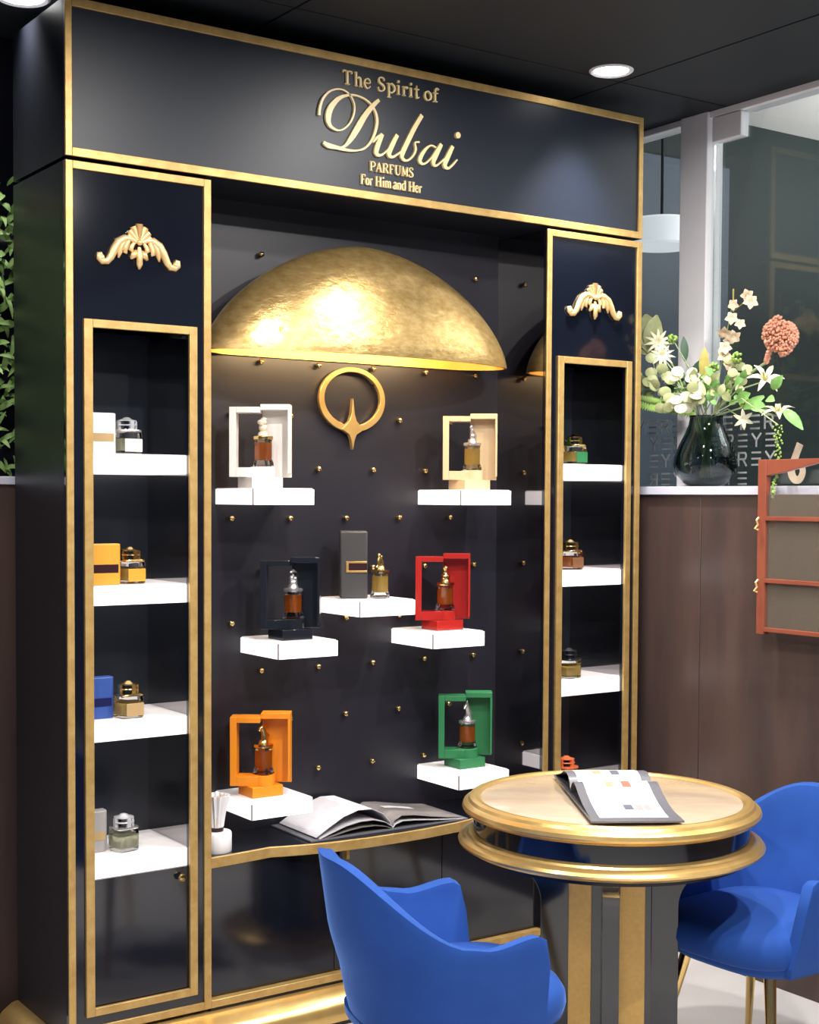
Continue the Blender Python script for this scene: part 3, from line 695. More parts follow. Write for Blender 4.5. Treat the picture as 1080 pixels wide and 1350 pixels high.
# middle shelf: closed charcoal carton and a bottle
x, y, z = SH['MC']
t = thing('perfume_carton', 'tall charcoal carton with gold framed window on the middle floating shelf', 'box', (x + .056, y + .125, z), -.5)
MB().box(-.042, .042, -.032, .032, 0, .206).obj('carton_body', 'box_charcoal', t, bev=.006, seg=3)
m = MB()
for a in ((-.024, .040, .108, .114), (-.024, .040, .080, .086), (-.024, -.016, .086, .108)): m.box(a[0], a[1], -.036, -.031, a[2], a[3])
m.obj('window_frame', 'brass_strip', t, bev=.001)
MB().box(-.016, .040, -.034, -.031, .086, .108).obj('window', 'label_dark', t)
bottle('golden perfume bottle with twin figure stopper beside the charcoal carton', (x + .128, y + .085, z), 'gold_liq', 'brass', 5, .98)

def small_carton(label, loc, m, lab='label_dark', w=.095, h=.106, rot=0):
    t = thing('perfume_carton', label, 'box', loc, rot, 'small perfume cartons in the side columns')
    r = .014; pts = [(-w, 0), (-r, 0)] + [(-r + r * sin(a * pi / 8), r - r * cos(a * pi / 8)) for a in range(1, 5)] + [(0, .038)] + [(-w, .038)]
    MB().prism(pts, 0, h, 'z').obj('carton_body', m, t, bev=.003, seg=3)
    MB().box(-w + .010, -.010, -.0012, .001, h * .30, h * .50).obj('window', lab, t)
    return t
def small_bottle(label, loc, band='box_white', cap='chrome', liq='pale_liq', s=1.0, panel=None):
    t = thing('perfume_bottle', label, 'bottle', loc, .15, 'squat perfume bottles in the side columns')
    X = Matrix.Diagonal((s, s, s * 1.14, 1))
    MB().lathe([(.0005, 0), (.031, 0), (.0335, .003), (.0335, .048), (.0315, .052), (.0005, .052)], 36, X, sq=5).obj('glass_body', 'glass', t)
    MB().lathe([(.0005, .008), (.027, .008), (.029, .011), (.029, .036), (.0005, .037)], 28, X, sq=5).obj('liquid', liq, t)
    MB().lathe([(.0005, .0525), (.0325, .0525), (.0335, .055), (.0325, .058), (.0005, .058)], 36, X, sq=5).obj('collar', cap if cap != 'chrome' else 'silver', t)
    if panel: MB().box(-.027, .027, -.0355, -.034, .006, .036, X).obj('front_label', panel, t, bev=.0006)
    m = MB()
    for z in (.058, .068): m.box(-.029, .029, -.006, .006, z, z + .010, X); m.box(-.006, .006, -.029, .029, z, z + .010, X)
    m.lathe([(.0005, .067), (.028, .067), (.029, .0685), (.028, .070), (.0005, .070)], 24, X)
    m.lathe([(.0005, .078), (.027, .078), (.027, .080), (.014, .083), (.008, .087), (.0005, .088)], 24, X)
    m.obj('cap', cap, t, angle=40)
    MB().lathe([(.0005, .0585), (.022, .0585), (.022, .077), (.0005, .077)], 20, X).obj('cap_core', 'lacquer', t)
    return t
zz = (1.642, 1.293, .932, .568)
small_carton('white rounded carton on the top shelf of the left column', (.160, .045, zz[0]), 'box_white', 'label_tan', h=.108)
small_bottle('white squat bottle with silver cap on the top shelf of the left column', (.200, .075, zz[0]), panel='box_white', cap='chrome')
small_carton('yellow rounded carton on the second shelf of the left column', (.170, .040, zz[1]), 'box_yellow', 'label_dark', h=.110)
small_bottle('yellow squat bottle with gold cap on the second shelf of the left column', (.213, .085, zz[1]), panel='box_yellow', cap='brass', liq='gold_liq')
small_carton('blue carton on the third shelf of the left column', (.162, .070, zz[2]), 'box_blue', 'label_navy', h=.112)
small_bottle('gold banded squat bottle beside the blue carton', (.198, .065, zz[2]), cap='brass', liq='gold_liq', panel='label_tan')
small_carton('grey carton on the lowest shelf of the left column', (.148, .085, zz[3]), 'box_grey', 'label_tan', h=.112)
small_bottle('clear squat bottle with chrome cap on the lowest left shelf', (.190, .080, zz[3]), cap='chrome', liq='pale_liq')
XO = DW - CW
small_carton('green carton peeping out behind the gold frame of the right column', (XO + .120, .060, zz[0]), 'box_green', 'label_dark', h=.100)
small_bottle('green squat bottle with gold cap on the top shelf of the right column', (XO + .185, .07, zz[0]), cap='brass', liq='gold_liq', panel='box_green')
small_bottle('brown squat bottle on the second shelf of the right column', (XO + .172, .07, zz[1]), cap='brass', liq='amber', panel='box_brownbox')
small_carton('black carton at the edge of the third shelf of the right column', (XO + .108, .060, zz[2]), 'box_black', 'label_dark', h=.10)
small_bottle('clear and amber squat bottle with black cap in the right column', (XO + .170, .07, zz[2]), cap='dark_metal', liq='gold_liq')
small_bottle('orange squat bottle on the lowest shelf of the right column', (XO + .172, .08, zz[3]), cap='box_orangered', liq='amber', panel='box_orangered')

# ------------------------------------------------------------------ counter items
t = thing('blotter_pot', 'round white pot carrying a fluted cup of paper blotters on the counter', 'pot', (.462, .062, CZT))
MB().lathe([(.0005, 0), (.041, 0), (.043, .003), (.043, .052), (.040, .057), (.0005, .058)], 36).obj('pot_body', 'white', t)
MB().lathe([(.0005, .058), (.020, .058), (.020, .066), (.0005, .066)], 24).obj('cup_foot', 'label_dark', t)
m = MB(); nn = 56; vs = []
prof_ = [(.014, .066), (.019, .070), (.022, .095), (.027, .125), (.034, .152), (.036, .160), (.033, .160), (.024, .125), (.016, .075)]
for r_, z_ in prof_:
    for k in range(nn): vs.append((r_ * (1 + .09 * cos(14 * 2 * pi * k / nn)) * cos(2 * pi * k / nn), r_ * (1 + .09 * cos(14 * 2 * pi * k / nn)) * sin(2 * pi * k / nn), z_))
m.add(vs, [(i * nn + k, i * nn + (k + 1) % nn, (i + 1) * nn + (k + 1) % nn, (i + 1) * nn + k) for i in range(len(prof_) - 1) for k in range(nn)])
m.obj('fluted_cup', 'white', t)
m = MB()
for k in range(10):
    a = k * 2.4; r_ = .006 + .0018 * k
    m.tube([(r_ * cos(a), r_ * sin(a), .07), (r_ * cos(a), r_ * sin(a), .150 + .004 * (k % 3))], [.002, .0045], 5)
m.obj('blotters', 'petal_blush', t)

def sheet(prof, w0, w1, th, X=None):
    """prof: list of (s, z) extruded from w0 to w1 (local y), thickness th downward"""
    m = MB(); n = len(prof); vs = []
    for s_, z in prof:
        vs += [(s_, w0, z), (s_, w1, z), (s_, w0, z - th), (s_, w1, z - th)]
    fs = []
    for i in range(n - 1):
        a = 4 * i; b = a + 4
        fs += [(a, b, b + 1, a + 1), (a + 2, a + 3, b + 3, b + 2), (a, a + 2, b + 2, b), (a + 1, b + 1, b + 3, a + 3)]
    fs += [(0, 1, 3, 2), (4 * n - 4, 4 * n - 2, 4 * n - 1, 4 * n - 3)]
    return m.add(vs, fs, X)
# large open book on the counter
bk = thing('open_book', 'large open book with a curling white page and a grey photo page on the counter', 'book', (1.02, .10, CZT + .001), -.02)
sheet([(-.285, .004), (0, .004), (.275, .004)], -.11, .135, .004).obj('cover', 'grey_cover', bk)
pL = [(-.262, .010), (-.22, .034), (-.17, .060), (-.12, .074), (-.07, .072), (-.03, .052), (-.008, .028), (0, .010)]
sheet(pL, -.100, .125, .0015).obj('left_page', 'paper', bk, angle=70)
sheet([(x_ * .97 + .002, max(.0055, z_ * .55)) for x_, z_ in pL], -.104, .125, .002).obj('under_page', 'paper_side', bk, angle=70)
sheet([(x_ * .90, max(.0055, z_ * .30)) for x_, z_ in pL], -.102, .125, .002).obj('under_page', 'photo_page', bk, angle=70)
pR = [(0, .010), (.010, .028), (.035, .040), (.08, .036), (.14, .025), (.20, .015), (.262, .008)]
sheet(pR, -.100, .125, .0015).obj('right_page', 'photo_page', bk, angle=70)
sheet([(x_, z_ * .6) for x_, z_ in pR], -.104, .125, .002).obj('under_page', 'paper_side', bk, angle=70)
sheet([(.05, .0395), (.09, .0352), (.16, .0228)], .02, .05, .0005).obj('printed_patch', 'paper', bk)

# ------------------------------------------------------------------ round table
TX, TY = 1.168, -.793
tb = thing('round_table', 'round cream marble table with gold rims on a black and gold pedestal', 'table', (TX, TY, 0), -.72)
MB().lathe([(.0005, .735), (.345, .735), (.345, .747), (.340, .749), (.0005, .749)], 96).obj('marble_top', 'marble', tb, angle=50)
MB().lathe([(.338, .735), (.338, .750), (.345, .755), (.356, .756), (.366, .752), (.371, .745), (.375, .743), (.383, .737), (.386, .728), (.383, .722), (.378, .718), (.374, .717), (.370, .713), (.358, .711), (.338, .711)], 96, closed=True).obj('top_rim', 'gold_polish', tb, angle=25)
MB().lathe([(.0005, .655), (.356, .655), (.356, .712), (.0005, .712)], 96).obj('apron', 'lacquer', tb)
MB().lathe([(.340, .655), (.340, .664), (.358, .665), (.369, .662), (.374, .657), (.382, .655), (.391, .650), (.396, .643), (.394, .637), (.387, .633), (.383, .632), (.377, .627), (.362, .623), (.340, .623)], 96, closed=True).obj('lower_rim', 'gold_polish', tb, angle=25)
MB().lathe([(.0005, .612), (.352, .612), (.352, .66), (.0005, .66)], 96).obj('deck', 'lacquer_matt', tb)
# flared board (curved outline), with gold strips on the centre column
prof = []
H0 = .612
for k in range(13):
    a = pi / 2 * k / 12
    prof.append((.178 + .125 * (1 - sin(a)) ** 1.0 if False else .178 + .155 * (1 - sin(a)), H0 - .125 * (1 - cos(a)) - .012))
prof = [(.335, H0)] + prof
poly = prof + [(.178, .03), (-.178, .03)] + [(-x_, z_) for x_, z_ in reversed(prof)]
MB().prism(poly, -.022, .022, 'y').obj('flared_board', 'lacquer', tb, bev=.0015, label='glossy black board flaring out to the rim')
poly2 = [(x_ * .92, z_) for x_, z_ in poly]
MB().prism(poly2, -.022, .022, 'x').obj('flared_board', 'lacquer', tb, bev=.0015)
MB().box(-.105, .105, -.10, .10, .03, H0).obj('column', 'lacquer', tb, bev=.002)
for x0, x1 in ((-.105, -.047), (.020, .088)):
    MB().box(x0, x1, -.1075, -.099, .03, H0).obj('gold_strip', 'brass_strip', tb, bev=.001)
    MB().box(-x1, -x0, .099, .1075, .03, H0).obj('gold_strip', 'brass_strip', tb, bev=.001)
MB().lathe([(.0005, 0), (.26, 0), (.262, .004), (.262, .022), (.25, .03), (.0005, .03)], 64).obj('foot_plate', 'gold_polish', tb)

# catalogue on the table
cg = thing('open_catalogue', 'open white product catalogue with grey borders on the marble table', 'catalogue', (1.176, -.7885, .7572), radians(-31.5))
# local x along the page width, local y away from the viewer
def cat_half(pr, name, par):
    # profile runs along local y
    m = MB(); n = len(pr)
    return pr
def sheetY(prof, x0, x1, th):
    return sheet(prof, x0, x1, th, Matrix(((0, 1, 0, 0), (1, 0, 0, 0), (0, 0, 1, 0), (0, 0, 0, 1))))
near = [(-.318, .003), (-.25, .006), (-.18, .014), (-.12, .027), (-.075, .040), (-.05, .044), (-.025, .038), (-.008, .024), (0, .012)]
far = [(.001, .012), (.01, .030), (.035, .043), (.07, .047), (.11, .042), (.16, .026), (.245, .006)]
W2 = .108
sheetY([(y_, 0.004) for y_ in (-.326, 0, .255)], -W2 - .004, W2 + .004, .004).obj('cover', 'grey_cover', cg)
sheetY(near, -W2, W2, .002).obj('near_page', 'grey_cover', cg, angle=70)
sheetY(far, -W2, W2, .002).obj('far_page', 'grey_cover', cg, angle=70)
def inset(pr, x0, x1, a, b, dz, name, m):
    import bisect
    def zz_(y_):
        for (ya, za), (yb, zb) in zip(pr[:-1], pr[1:]):
            if ya <= y_ <= yb: return za + (zb - za) * (y_ - ya) / (yb - ya)
        return pr[-1][1]
    ys = [a] + [p[0] for p in pr if a < p[0] < b] + [b]
    sheetY([(y_, zz_(y_) + dz) for y_ in ys], x0, x1, .0006).obj(name, m, cg, angle=70)
inset(near, -W2 + .022, W2 - .026, -.292, -.012, .0010, 'white_sheet', 'paper')
inset(far, -W2 + .022, W2 - .026, .012, .225, .0010, 'white_sheet', 'paper')
inset(near, -W2 + .026, W2 - .030, -.142, -.137, .0014, 'printed_line', 'seam')
inset(near, -.010, .012, -.225, -.190, .0015, 'printed_picture', 'ink')
inset(near, .020, .036, -.232, -.190, .0015, 'printed_picture', 'seam')
inset(near, .040, .056, -.232, -.190, .0015, 'printed_picture', 'seam')
inset(near, -.030, -.010, -.085, -.055, .0015, 'printed_picture', 'ink_tan')
inset(near, .012, .034, -.088, -.050, .0015, 'printed_picture', 'ink_red')
inset(far, -.040, -.018, .045, .085, .0015, 'printed_picture', 'ink_tan')
inset(far, .008, .030, .040, .090, .0015, 'printed_picture', 'ink')

# ------------------------------------------------------------------ chairs
def make_chair(label, loc, rotz):
    t = thing('tub_chair', label, 'chair', loc, rotz, 'blue velvet tub chairs at the round table')
    # local +x = facing direction
    ns, nv = 56, 12
    def plan(s):   # s in -1..1, 0 = back centre
        a = abs(s); sg = 1 if s >= 0 else -1
        if a < .55:
            th = a / .55 * pi / 2 * .96
            return (-.215 * cos(th) ** .85 - .02, sg * .262 * sin(th) ** .9)
        q = (a - .55) / .45
        return (-.018 + q * .215, sg * (.2615 - .012 * q * q))
    def top(s):
        a = abs(s)
        def sm(x0, x1, x): x = max(0, min(1, (x - x0) / (x1 - x0))); return x * x * (3 - 2 * x)
        z = .740 - .168 * sm(.06, .62, a) + .018 * sm(.62, .85, a) 
        z -= .225 * sm(.86, 1.0, a) ** 1.6
        return z
    outer = []; inner = []
    for i in range(ns + 1):
        s = -1 + 2 * i / ns
        px, py = plan(s); zt = top(s)
        d = Vector((px - .03, py)).normalized()
        if abs(s) > .55: d = Vector((0, 1 if s > 0 else -1)) * .9 + Vector((px, py)).normalized() * .1; d.normalize()
        for j in range(nv + 1):
            v = j / nv
            z = .335 + (zt - .335) * v
            k = .80 + .20 * min(1, (z - .335) / .22) ** .7          # narrows towards the bottom
            lean = -max(0, z - .47) * .17 * max(0, 1 - abs(s) * 1.6)
            outer.append((px * k + lean, py * k, z))
            thk = .050 * (1 - .35 * v)
            inner.append((px * k + lean - d.x * thk, py * k - d.y * thk, z - (.0 if v < 1 else .004)))
    w = nv + 1; N1 = len(outer); fs = []
    for i in range(ns):
        for j in range(nv):
            a = i * w + j
            fs.append((a, a + w, a + w + 1, a + 1)); fs.append((N1 + a, N1 + a + 1, N1 + a + w + 1, N1 + a + w))
        a = i * w + nv; fs.append((a, a + w, N1 + a + w, N1 + a))
        a = i * w; fs.append((a, N1 + a, N1 + a + w, a + w))
    for i in (0, ns):
        for j in range(nv):
            a = i * w + j
            fs.append((a, a + 1, N1 + a + 1, N1 + a) if i == 0 else (a, N1 + a, N1 + a + 1, a + 1))
    m = MB().add(outer + inner, fs)
    o = m.obj('shell', 'velvet', t, angle=180)
    b = o.modifiers.new('b', 'BEVEL'); b.width = .014; b.segments = 3; b.limit_method = 'ANGLE'; b.angle_limit = radians(50)
    # seat pan and cushion
    def sup(rx, ry, e=3.2, n=48, cx=0): 
        return [(cx + rx * math.copysign(abs(cos(2 * pi * k / n)) ** (2 / e), cos(2 * pi * k / n)), ry * math.copysign(abs(sin(2 * pi * k / n)) ** (2 / e), sin(2 * pi * k / n))) for k in range(n)]
    def loft(levels, name, mm):
        m = MB(); n = 48; vs = []
        for rx, ry, cx, z in levels: vs += [(x_, y_, z) for x_, y_ in sup(rx, ry, cx=cx)]
        fs = []
        for i in range(len(levels) - 1):
            for k in range(n): fs.append((i * n + k, i * n + (k + 1) % n, (i + 1) * n + (k + 1) % n, (i + 1) * n + k))
        fs.append(tuple(range(n - 1, -1, -1))); fs.append(tuple((len(levels) - 1) * n + k for k in range(n)))
        m.add(vs, fs); return m.obj(name, mm, t, angle=60)
    loft([(.17, .17, .0, .325), (.20, .195, .012, .330), (.215, .205, .015, .345), (.22, .21, .018, .365)], 'seat_pan', 'velvet')
    loft([(.205, .200, .040, .358), (.223, .212, .040, .368), (.232, .216, .040, .395), (.230, .215, .040, .420), (.220, .205, .038, .440), (.195, .18, .035, .452), (.14, .12, .03, .458), (.05, .04, .03, .460)], 'seat_cushion', 'velvet')
    for sx, sy in ((1, 1), (1, -1), (-1, 1), (-1, -1)):
        MB().tube([(sx * .135 + .02, sy * .135, .335), (sx * .20 + .02, sy * .20, .0)], [.0165, .009], 14).obj('leg', 'brass', t, label='tapered polished gold leg')
    return t
ch1 = make_chair('blue velvet tub chair seen from behind in front of the counter', (.525, -.925, 0), radians(-14))
ch2 = dup(ch1, (1.555, -.985, 0), radians(183), 'blue velvet tub chair behind the right side of the round table')

# ------------------------------------------------------------------ vase and flowers
VX, VY, VZ = 2.215, -.115, 1.571
vp = [(.0005, 0), (.050, 0), (.072, .012), (.098, .045), (.108, .072), (.105, .100), (.090, .140), (.070, .180), (.058, .210), (.054, .232), (.058, .240)]
vpi = [(r_ - .004 if r_ > .01 else .0005, z_ + .005 if i_ < 2 else z_) for i_, (r_, z_) in enumerate(vp)]
m = MB().lathe(vp + list(reversed(vpi)), 48, closed=False)
vs_ = m
o = MB().add(m.v, [f for f in m.f if len(f) <= 4]).obj('glass_vase', 'smoke', None, loc=(VX, VY, VZ), angle=70)
tag(o, 'dark smoked glass teardrop vase on the ledge', 'vase')
FG = 'cut flowers in the smoked vase'
mouth = Vector((VX, VY, VZ + .235)); 
def stem_pts(tip, jx=0, jy=0, sag=0):
    tip = Vector(tip); a = Vector((VX - (tip.x - VX) * .25 + jx * .3, VY - (tip.y - VY) * .12 + jy * .3, VZ + .03)); b = mouth + Vector((jx, jy, 0))
    mid = (b + tip) / 2 + Vector((0, 0, .03 - sag))
    return [a, (a + b) / 2, b, mid, tip]
def flower(name, label, tip, jx=0, jy=0, r=.0025, sag=0):
    t = thing(name, label, 'flower', tip, 0, FG)
    tip = Vector(tip)
    MB().tube([p - tip for p in stem_pts(tip, jx, jy, sag)], r, 6).obj('stem', 'stem', t, angle=80)
    return t
# coral cockscomb
tip = (2.2, -.387, 1.969)
t = flower('coral_cockscomb', 'fan shaped coral cockscomb flower on a thick stem at the right', tip, .005, -.02, .005)
m = MB(); rr = random.Random(3)
cen = Vector((0, -.061, .084))
for k in range(1000):
    a = rr.uniform(-.55, pi + .35); q = rr.uniform(.25, 1) ** .5
    a = rr.uniform(0, 2 * pi); q = rr.uniform(0, 1) ** .5; ld_ = (1 - q * q) ** .5 * .022
    p = cen + Vector((rr.uniform(-1, 1) * ld_ , cos(a) * .070 * q + .004, sin(a) * .056 * q - .012 * (1 if cos(a) < 0 else -.3)))
    if rr.random() < .1: tq = rr.random(); p = Vector((rr.uniform(-.008, .008), -.02 * tq, .05 * tq))
    m.ball(p, rr.uniform(.0035, .0065), 6, 4)
m.obj('flower_head', 'coral', t, angle=80)
# orchid spray
tip = (2.22, -.226, 2.19)
t = flower('orchid_spray', 'tall spray of pale blush orchid blooms above the vase', tip, .005, -.03, .002)
tv = Vector(tip); m = MB()
def bloom(m, c, s, face, n=5, w=.8, bend=.2, ph=0):
    face = Vector(face).normalized(); a1 = face.orthogonal().normalized(); a2 = face.cross(a1)
    for k in range(n):
        an = 2 * pi * k / n + ph; d = a1 * cos(an) + a2 * sin(an)
        m.leaf(c, Vector(c) + d * s + face * s * .25, s * w, face, bend, 4)
CAMV = Vector((-1.3733, -3.5373, 1.53))
for p in ((2.21, -.217, 2.057), (2.21, -.197, 2.087), (2.21, -.237, 2.068), (2.21, -.229, 2.126), (2.21, -.266, 2.103), (2.21, -.238, 2.17), (2.21, -.294, 2.194), (2.21, -.31, 2.17), (2.21, -.198, 2.004), (2.21, -.225, 1.977), (2.2, -.21, 2.03)):
    p = Vector(p) - tv; m = MB(); m.ball(p, .006, 6, 4); bloom(m, p, rr.uniform(.018, .027), CAMV - Vector((2.2, -.2, 2)) + Vector((rr.uniform(-2, 2), rr.uniform(-2, 2), rr.uniform(-2, 2))), 5, .85, .2, rr.random() * 3)
    m.obj('bloom', 'petal_blush', t, angle=80)
m = MB()
m.tube([Vector((2.22, -.226, 2.15)) - tv, Vector((2.22, -.285, 2.183)) - tv, Vector((2.2, -.30, 2.195)) - tv], .0015, 5)
m.tube([Vector((2.22, -.226, 2.15)) - tv, Vector((2.22, -.225, 2.225)) - tv], [.002, .003], 5)
m.obj('twig', 'yellow_leaf', t)
# lilies
for tip, lab, fc_ in (((2.2, -.382, 1.909), 'upper white star shaped lily below the coral flower', (-.4, -.6, .5)), ((2.18, -.458, 1.793), 'lower white lily with curled petals at the far right of the bouquet', (-.3, -.3, .9))):
    t = flower('white_lily', lab, tip, -.01, -.03, .0025)
    m = MB(); bloom(m, Vector((0, 0, 0)), .062, fc_, 6, .30, .28); m.obj('petals', 'petal_white', t, angle=80)
    m = MB()
    for k in range(5): m.tube([(0, 0, 0), Vector(fc_).normalized() * .035 + Vector((rr.uniform(-.01, .01), rr.uniform(-.012, .012), rr.uniform(-.01, .01)))], [.001, .002], 5)
    m.obj('stamens', 'yellow_leaf', t)
# yellow alstroemeria like bloom low right
t = flower('pale_yellow_bloom', 'small pale yellow bloom hanging beside the vase neck', (2.18, -.31, 1.79), 0, -.03, .002)
m = MB(); bloom(m, Vector((0, 0, 0)), .035, (-.5, -.7, -.1), 6, .4, .2); m.obj('petals', 'petal_white', t, angle=80)
# white spider bloom top left
for tip, lab, s in (((2.18, .081, 2.068), 'upper white spidery bloom behind the cabinet edge', .05), ((2.17, .05, 2.02), 'lower white spidery bloom behind the cabinet edge', .045)):
    t = flower('spider_bloom', lab, tip, -.02, .03, .0025)
    m = MB(); bloom(m, Vector((0, 0, 0)), s, (-.6, -.7, .2), 11, .22, .25); bloom(m, Vector((0, 0, 0)), s * .7, (-.6, -.7, .4), 8, .25, .3, .3); m.obj('petals', 'petal_white', t, angle=80)
# large pale leaves
t = flower('pale_broad_leaf', 'broad pale green leaf rising at the left of the bouquet', (2.19, .12, 2.05), -.02, .04, .0025)
m = MB(); m.leaf((0, 0, -.02), (.01, .045, .13), .085, (-.6, -.7, 0), .1); m.leaf((0, 0, -.01), (.0, -.02, .12), .07, (-.8, -.5, 0), .1); m.leaf((0, 0, -.02), (-.02, .08, .06), .07, (-.6, -.6, .3), .1)
m.obj('leaves', 'leaf_pale', t, angle=80)
# lunaria discs
LUN = [(2.15, -.031, 1.941), (2.15, -.13, 1.93), (2.14, -.127, 1.879), (2.14, -.072, 1.831), (2.14, -.096, 1.868), (2.15, .012, 1.96), (2.15, .048, 1.915), (2.15, .089, 1.944), (2.15, .13, 1.947), (2.14, -.165, 1.877), (2.13, -.035, 1.858), (2.16, .052, 1.994), (2.14, .086, 1.904), (2.14, -.042, 1.896)]
for grp, tip, lab in ((range(5, 14), (2.15, .03, 1.94), 'left branch of round pale green seed discs'), (range(0, 5), (2.15, -.09, 1.90), 'middle branch of round cream seed discs over the vase mouth')):
    t = flower('honesty_branch', lab, tip, -.01, .02, .002)
    tv = Vector(tip); m2 = MB()
    for i in grp:
        for q in range(3):
            p = Vector(LUN[i]) - tv + Vector((rr.uniform(-.03, .01), rr.uniform(-.03, .03), rr.uniform(-.025, .025)))
            f = (Vector((-.7, -.7, .1)) + Vector((rr.uniform(-.6, .6), rr.uniform(-.6, .6), rr.uniform(-.6, .6)))).normalized()
            MB().ball(p, (.021, .018, .0022), 12, 4, rot=f.to_track_quat('Z', 'Y').to_matrix()).obj('seed_disc', 'leaf_pale' if tip[1] > 0 else 'petal_white', t, angle=80)
            m2.tube([p, p * .4 + Vector((0, 0, -.02))], .0012, 4)
    m2.obj('twigs', 'stem', t)
t = flower('honesty_branch', 'right branch of pale round discs behind the orchids', (2.2, -.27, 1.97), .0, -.03, .002)
m = MB()
for i in range(9):
    f = Vector((-.7 + rr.uniform(-.5, .5), -.7, rr.uniform(-.5, .5))).normalized()
    MB().ball((rr.uniform(-.02, .02), rr.uniform(-.045, .045), rr.uniform(-.07, .02)), (.017, .015, .002), 12, 4, rot=f.to_track_quat('Z', 'Y').to_matrix()).obj('seed_disc', 'leaf_pale', t, angle=80)
# fern frond
tip = (2.12, .109, 1.87)
t = flower('fern_frond', 'bright green fern frond reaching left over the ledge', tip, -.02, .02, .002)
tv = Vector(tip); m = MB()
FP = [(2.18, -.10, 1.826), (2.165, -.06, 1.838), (2.15, -.02, 1.845), (2.14, .02, 1.85), (2.13, .06, 1.858), (2.12, .109, 1.87)]
for a, b in zip(FP[:-1], FP[1:]):
    for q in range(5):
        p = Vector(a).lerp(Vector(b), q / 5) - tv
        for sg in (1, -1): m.leaf(p, p + Vector((-.01, .010, sg * .026)), .009, (-.7, -.7, 0), .05, 3)
m.tube([Vector(p) - tv for p in FP], .002, 5)
m.obj('fronds', 'leaf_bright', t, angle=80)
# hanging amaranth
tip = (2.06, -.562, 1.758)
t = flower('hanging_amaranth', 'lime green amaranth tassel hanging over the ledge at the right', tip, -.02, -.03, .002, -.04)
tv = Vector(tip); m = MB(); AP = [(2.06, -.562, 1.758), (2.06, -.566, 1.688), (2.06, -.562, 1.619), (2.055, -.551, 1.561), (2.055, -.552, 1.526)]
for a, b in zip(AP[:-1], AP[1:]):
    for q in range(26):
        p = Vector(a).lerp(Vector(b), q / 26) - tv; ww = .012 * (1 - .75 * (1.758 - (p + tv).z) / .24)
        m.ball(p + Vector((rr.uniform(-ww, ww), rr.uniform(-ww, ww), 0)), rr.uniform(.0025, .0045), 5, 3)
m.obj('tassel', 'leaf_bright', t, angle=80)
# green button blooms
for i, p in enumerate(((2.19, -.173, 1.969), (2.2, -.264, 1.996), (2.18, -.238, 1.877), (2.18, .012, 2.078), (2.18, -.318, 1.843))):
    lab = ['left of the orchids', 'right of the orchids', 'low in the middle of the bouquet', 'high at the left of the bouquet', 'low at the right of the bouquet'][i]
    t = flower('green_button_bloom', 'round lime green button bloom ' + lab, p, rr.uniform(-.02, .02), rr.uniform(-.03, .03), .002)
    m = MB()
    for k in range(26):
        a = rr.uniform(0, 2 * pi); b = rr.uniform(-1, 1)
        m.ball(Vector((cos(a) * (1 - b * b) ** .5, sin(a) * (1 - b * b) ** .5, b)) * .014, .0055, 6, 4)
    m.obj('flower_head', 'leaf_bright', t, angle=80)
# foliage
t = flower('foliage_sprig', 'sprig of mixed green leaves low in the right of the bouquet', (2.17, -.50, 1.80), 0, -.03, .002)
m = MB(); tv = Vector((2.17, -.50, 1.80))
for a, b, w in (((2.17, -.49, 1.81), (2.16, -.575, 1.745), .035), ((2.17, -.44, 1.88), (2.17, -.482, 1.92), .035), ((2.17, -.42, 1.85), (2.16, -.46, 1.84), .03), ((2.17, -.36, 1.83), (2.16, -.43, 1.81), .04), ((2.17, -.30, 1.85), (2.16, -.36, 1.87), .04), ((2.18, -.40, 1.86), (2.16, -.33, 1.82), .03)):
    m.leaf(Vector(a) - tv, Vector(b) - tv, w, (-.7, -.7, .2), .1)
m.obj('leaves', 'leaf_green', t, angle=80)
t = flower('dark_leaf_sprig', 'dark narrow leaves standing in front of the white post', (2.2, -.03, 2.0), 0, .01, .002)
m = MB(); m.leaf((0, 0, 0), (.0, .01, .085), .028, (-.7, -.7, 0), .05); m.leaf((0, -.03, -.07), (0, -.07, .0), .03, (-.7, -.6, .2), .1); m.leaf((0, 0, -.06), (-.01, .05, -.02), .03, (-.7, -.6, .2), .1)
m.leaf((0, -.06, -.12), (-.02, -.0, -.06), .04, (-.7, -.6, .2), .1); m.leaf((0, .02, -.1), (-.02, .08, -.09), .04, (-.7, -.6, .2), .1)
m.obj('leaves', 'leaf_dark', t, angle=80)
t = flower('yellow_green_leaf', 'upright yellow green leaf in the middle of the bouquet', (2.2, -.115, 1.955), 0, 0, .002)
m = MB(); m.leaf((0, 0, -.02), (0, -.004, .085), .035, (-.7, -.7, 0), .05); m.leaf((0, -.02, -.08), (-.01, -.03, .02), .03, (-.7, -.7, 0), .05); m.obj('leaves', 'yellow_leaf', t, angle=80)
t = flower('filler_greens', 'bunch of mid green filler leaves around the vase mouth', (2.17, -.16, 1.87), 0, 0, .002)
m = MB()
for k in range(46):
    p = Vector((rr.uniform(-.03, .03), rr.uniform(-.15, .16), rr.uniform(-.05, .06)))
    m.leaf(p, p + Vector((rr.uniform(-.03, .02), rr.uniform(-.04, .04), rr.uniform(-.005, .045))), rr.uniform(.012, .024), (-.7, -.7, rr.uniform(-.5, .5)), .12, 4)
m.obj('leaves', 'leaf_green', t, angle=80)
m = MB()
for k in range(22):
    p = Vector((rr.uniform(-.04, .02), rr.uniform(-.14, .18), rr.uniform(-.03, .07)))
    m.leaf(p, p + Vector((rr.uniform(-.03, .02), rr.uniform(-.04, .04), rr.uniform(-.005, .045))), rr.uniform(.02, .032), (-.7, -.7, rr.uniform(-.5, .5)), .12, 4)
m.obj('pale_leaves', 'leaf_pale', t, angle=80)

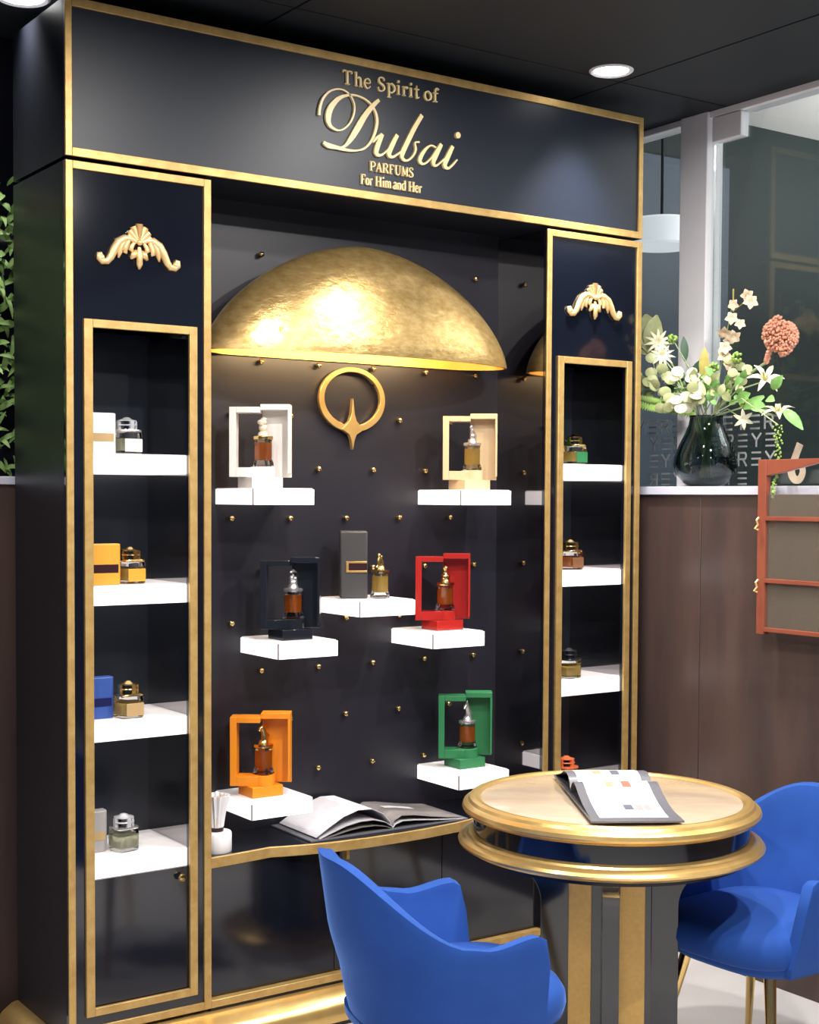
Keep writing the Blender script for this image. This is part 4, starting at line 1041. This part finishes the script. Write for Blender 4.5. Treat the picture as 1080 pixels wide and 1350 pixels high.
# ------------------------------------------------------------------ rust red rack on the low wall
rk = thing('wall_rack', 'rust red steel rack with smoked panes on the low brown wall at the right edge', 'rack', (2.05, -.52, 1.1))
def RK(mb, name, mt, bev=.001): o = mb.obj(name, mt, rk, bev=bev); o.location = (-2.05, .52, -1.1); return o
RK(MB().box(2.040, 2.062, -.535, -.503, 1.112, 1.652), 'post', 'rust')
RK(MB().box(2.040, 2.062, -1.10, -1.07, 1.112, 1.652), 'post', 'rust')
RK(MB().prism([(-.535, 1.652), (-.535, 1.602), (-.60, 1.612), (-.74, 1.640), (-1.07, 1.640), (-1.07, 1.652)], 2.042, 2.060, 'x'), 'top_rail', 'rust')
for z in (1.471, 1.279, 1.128):
    RK(MB().box(2.038, 2.064, -1.07, -.535, z - .007, z + .006), 'shelf_bar', 'rust')
RK(MB().box(2.048, 2.053, -1.07, -.535, 1.134, 1.545), 'smoked_pane', 'smoke_pane', 0)
for z in (1.20, 1.44): RK(MB().box(2.060, 2.100, -.528, -.512, z, z + .02), 'wall_bracket', 'rust')
for z in (1.455, 1.262):
    RK(MB().tube([(2.036, -.512, z + .018), (2.026, -.512, z + .01), (2.032, -.512, z - .004), (2.026, -.506, z - .016), (2.034, -.512, z - .02)], .0035, 8), 'hook', 'carved', 0)

# ------------------------------------------------------------------ green plants on the ledge behind the left end
LB = ['lowest', 'second', 'third', 'topmost']
for k in range(4):
    zc = 1.60 + k * .20
    t = thing('wall_plant', LB[k] + ' clump of green trailing leaves at the left edge beside the cabinet', 'plant', (-.12, .53, zc), 0, 'leafy plants of the green wall')
    MB().lathe([(.0005, 0), (.045, 0), (.05, .06), (.0005, .06)], 20, Matrix.Translation((0, .04, 0))).obj('planter_cup', 'dark_metal', t)
    m = MB(); r4 = random.Random(40 + k)
    for q in range(170):
        p = Vector((r4.uniform(-.28, .20), r4.uniform(-.02, .05), r4.uniform(.0, .22)))
        d = Vector((r4.uniform(-.5, .5), r4.uniform(-.6, -.1), r4.uniform(-.8, .5))).normalized() * r4.uniform(.04, .085)
        m.leaf(p, p + d, r4.uniform(.010, .020), (0, -1, .3), .2, 4)
    o = m.obj('leaves', 'wall_green', t, angle=80); o['kind'] = 'stuff'
    for q in range(3):
        p = Vector((r4.uniform(-.1, .1), -.03, r4.uniform(0, .2))); m = MB(); bloom(m, p, .015, (0, -1, 0), 5, .8); m.obj('blossom', 'box_red', t) if k in (0, 3) else None
print('objects', len(bpy.data.objects))
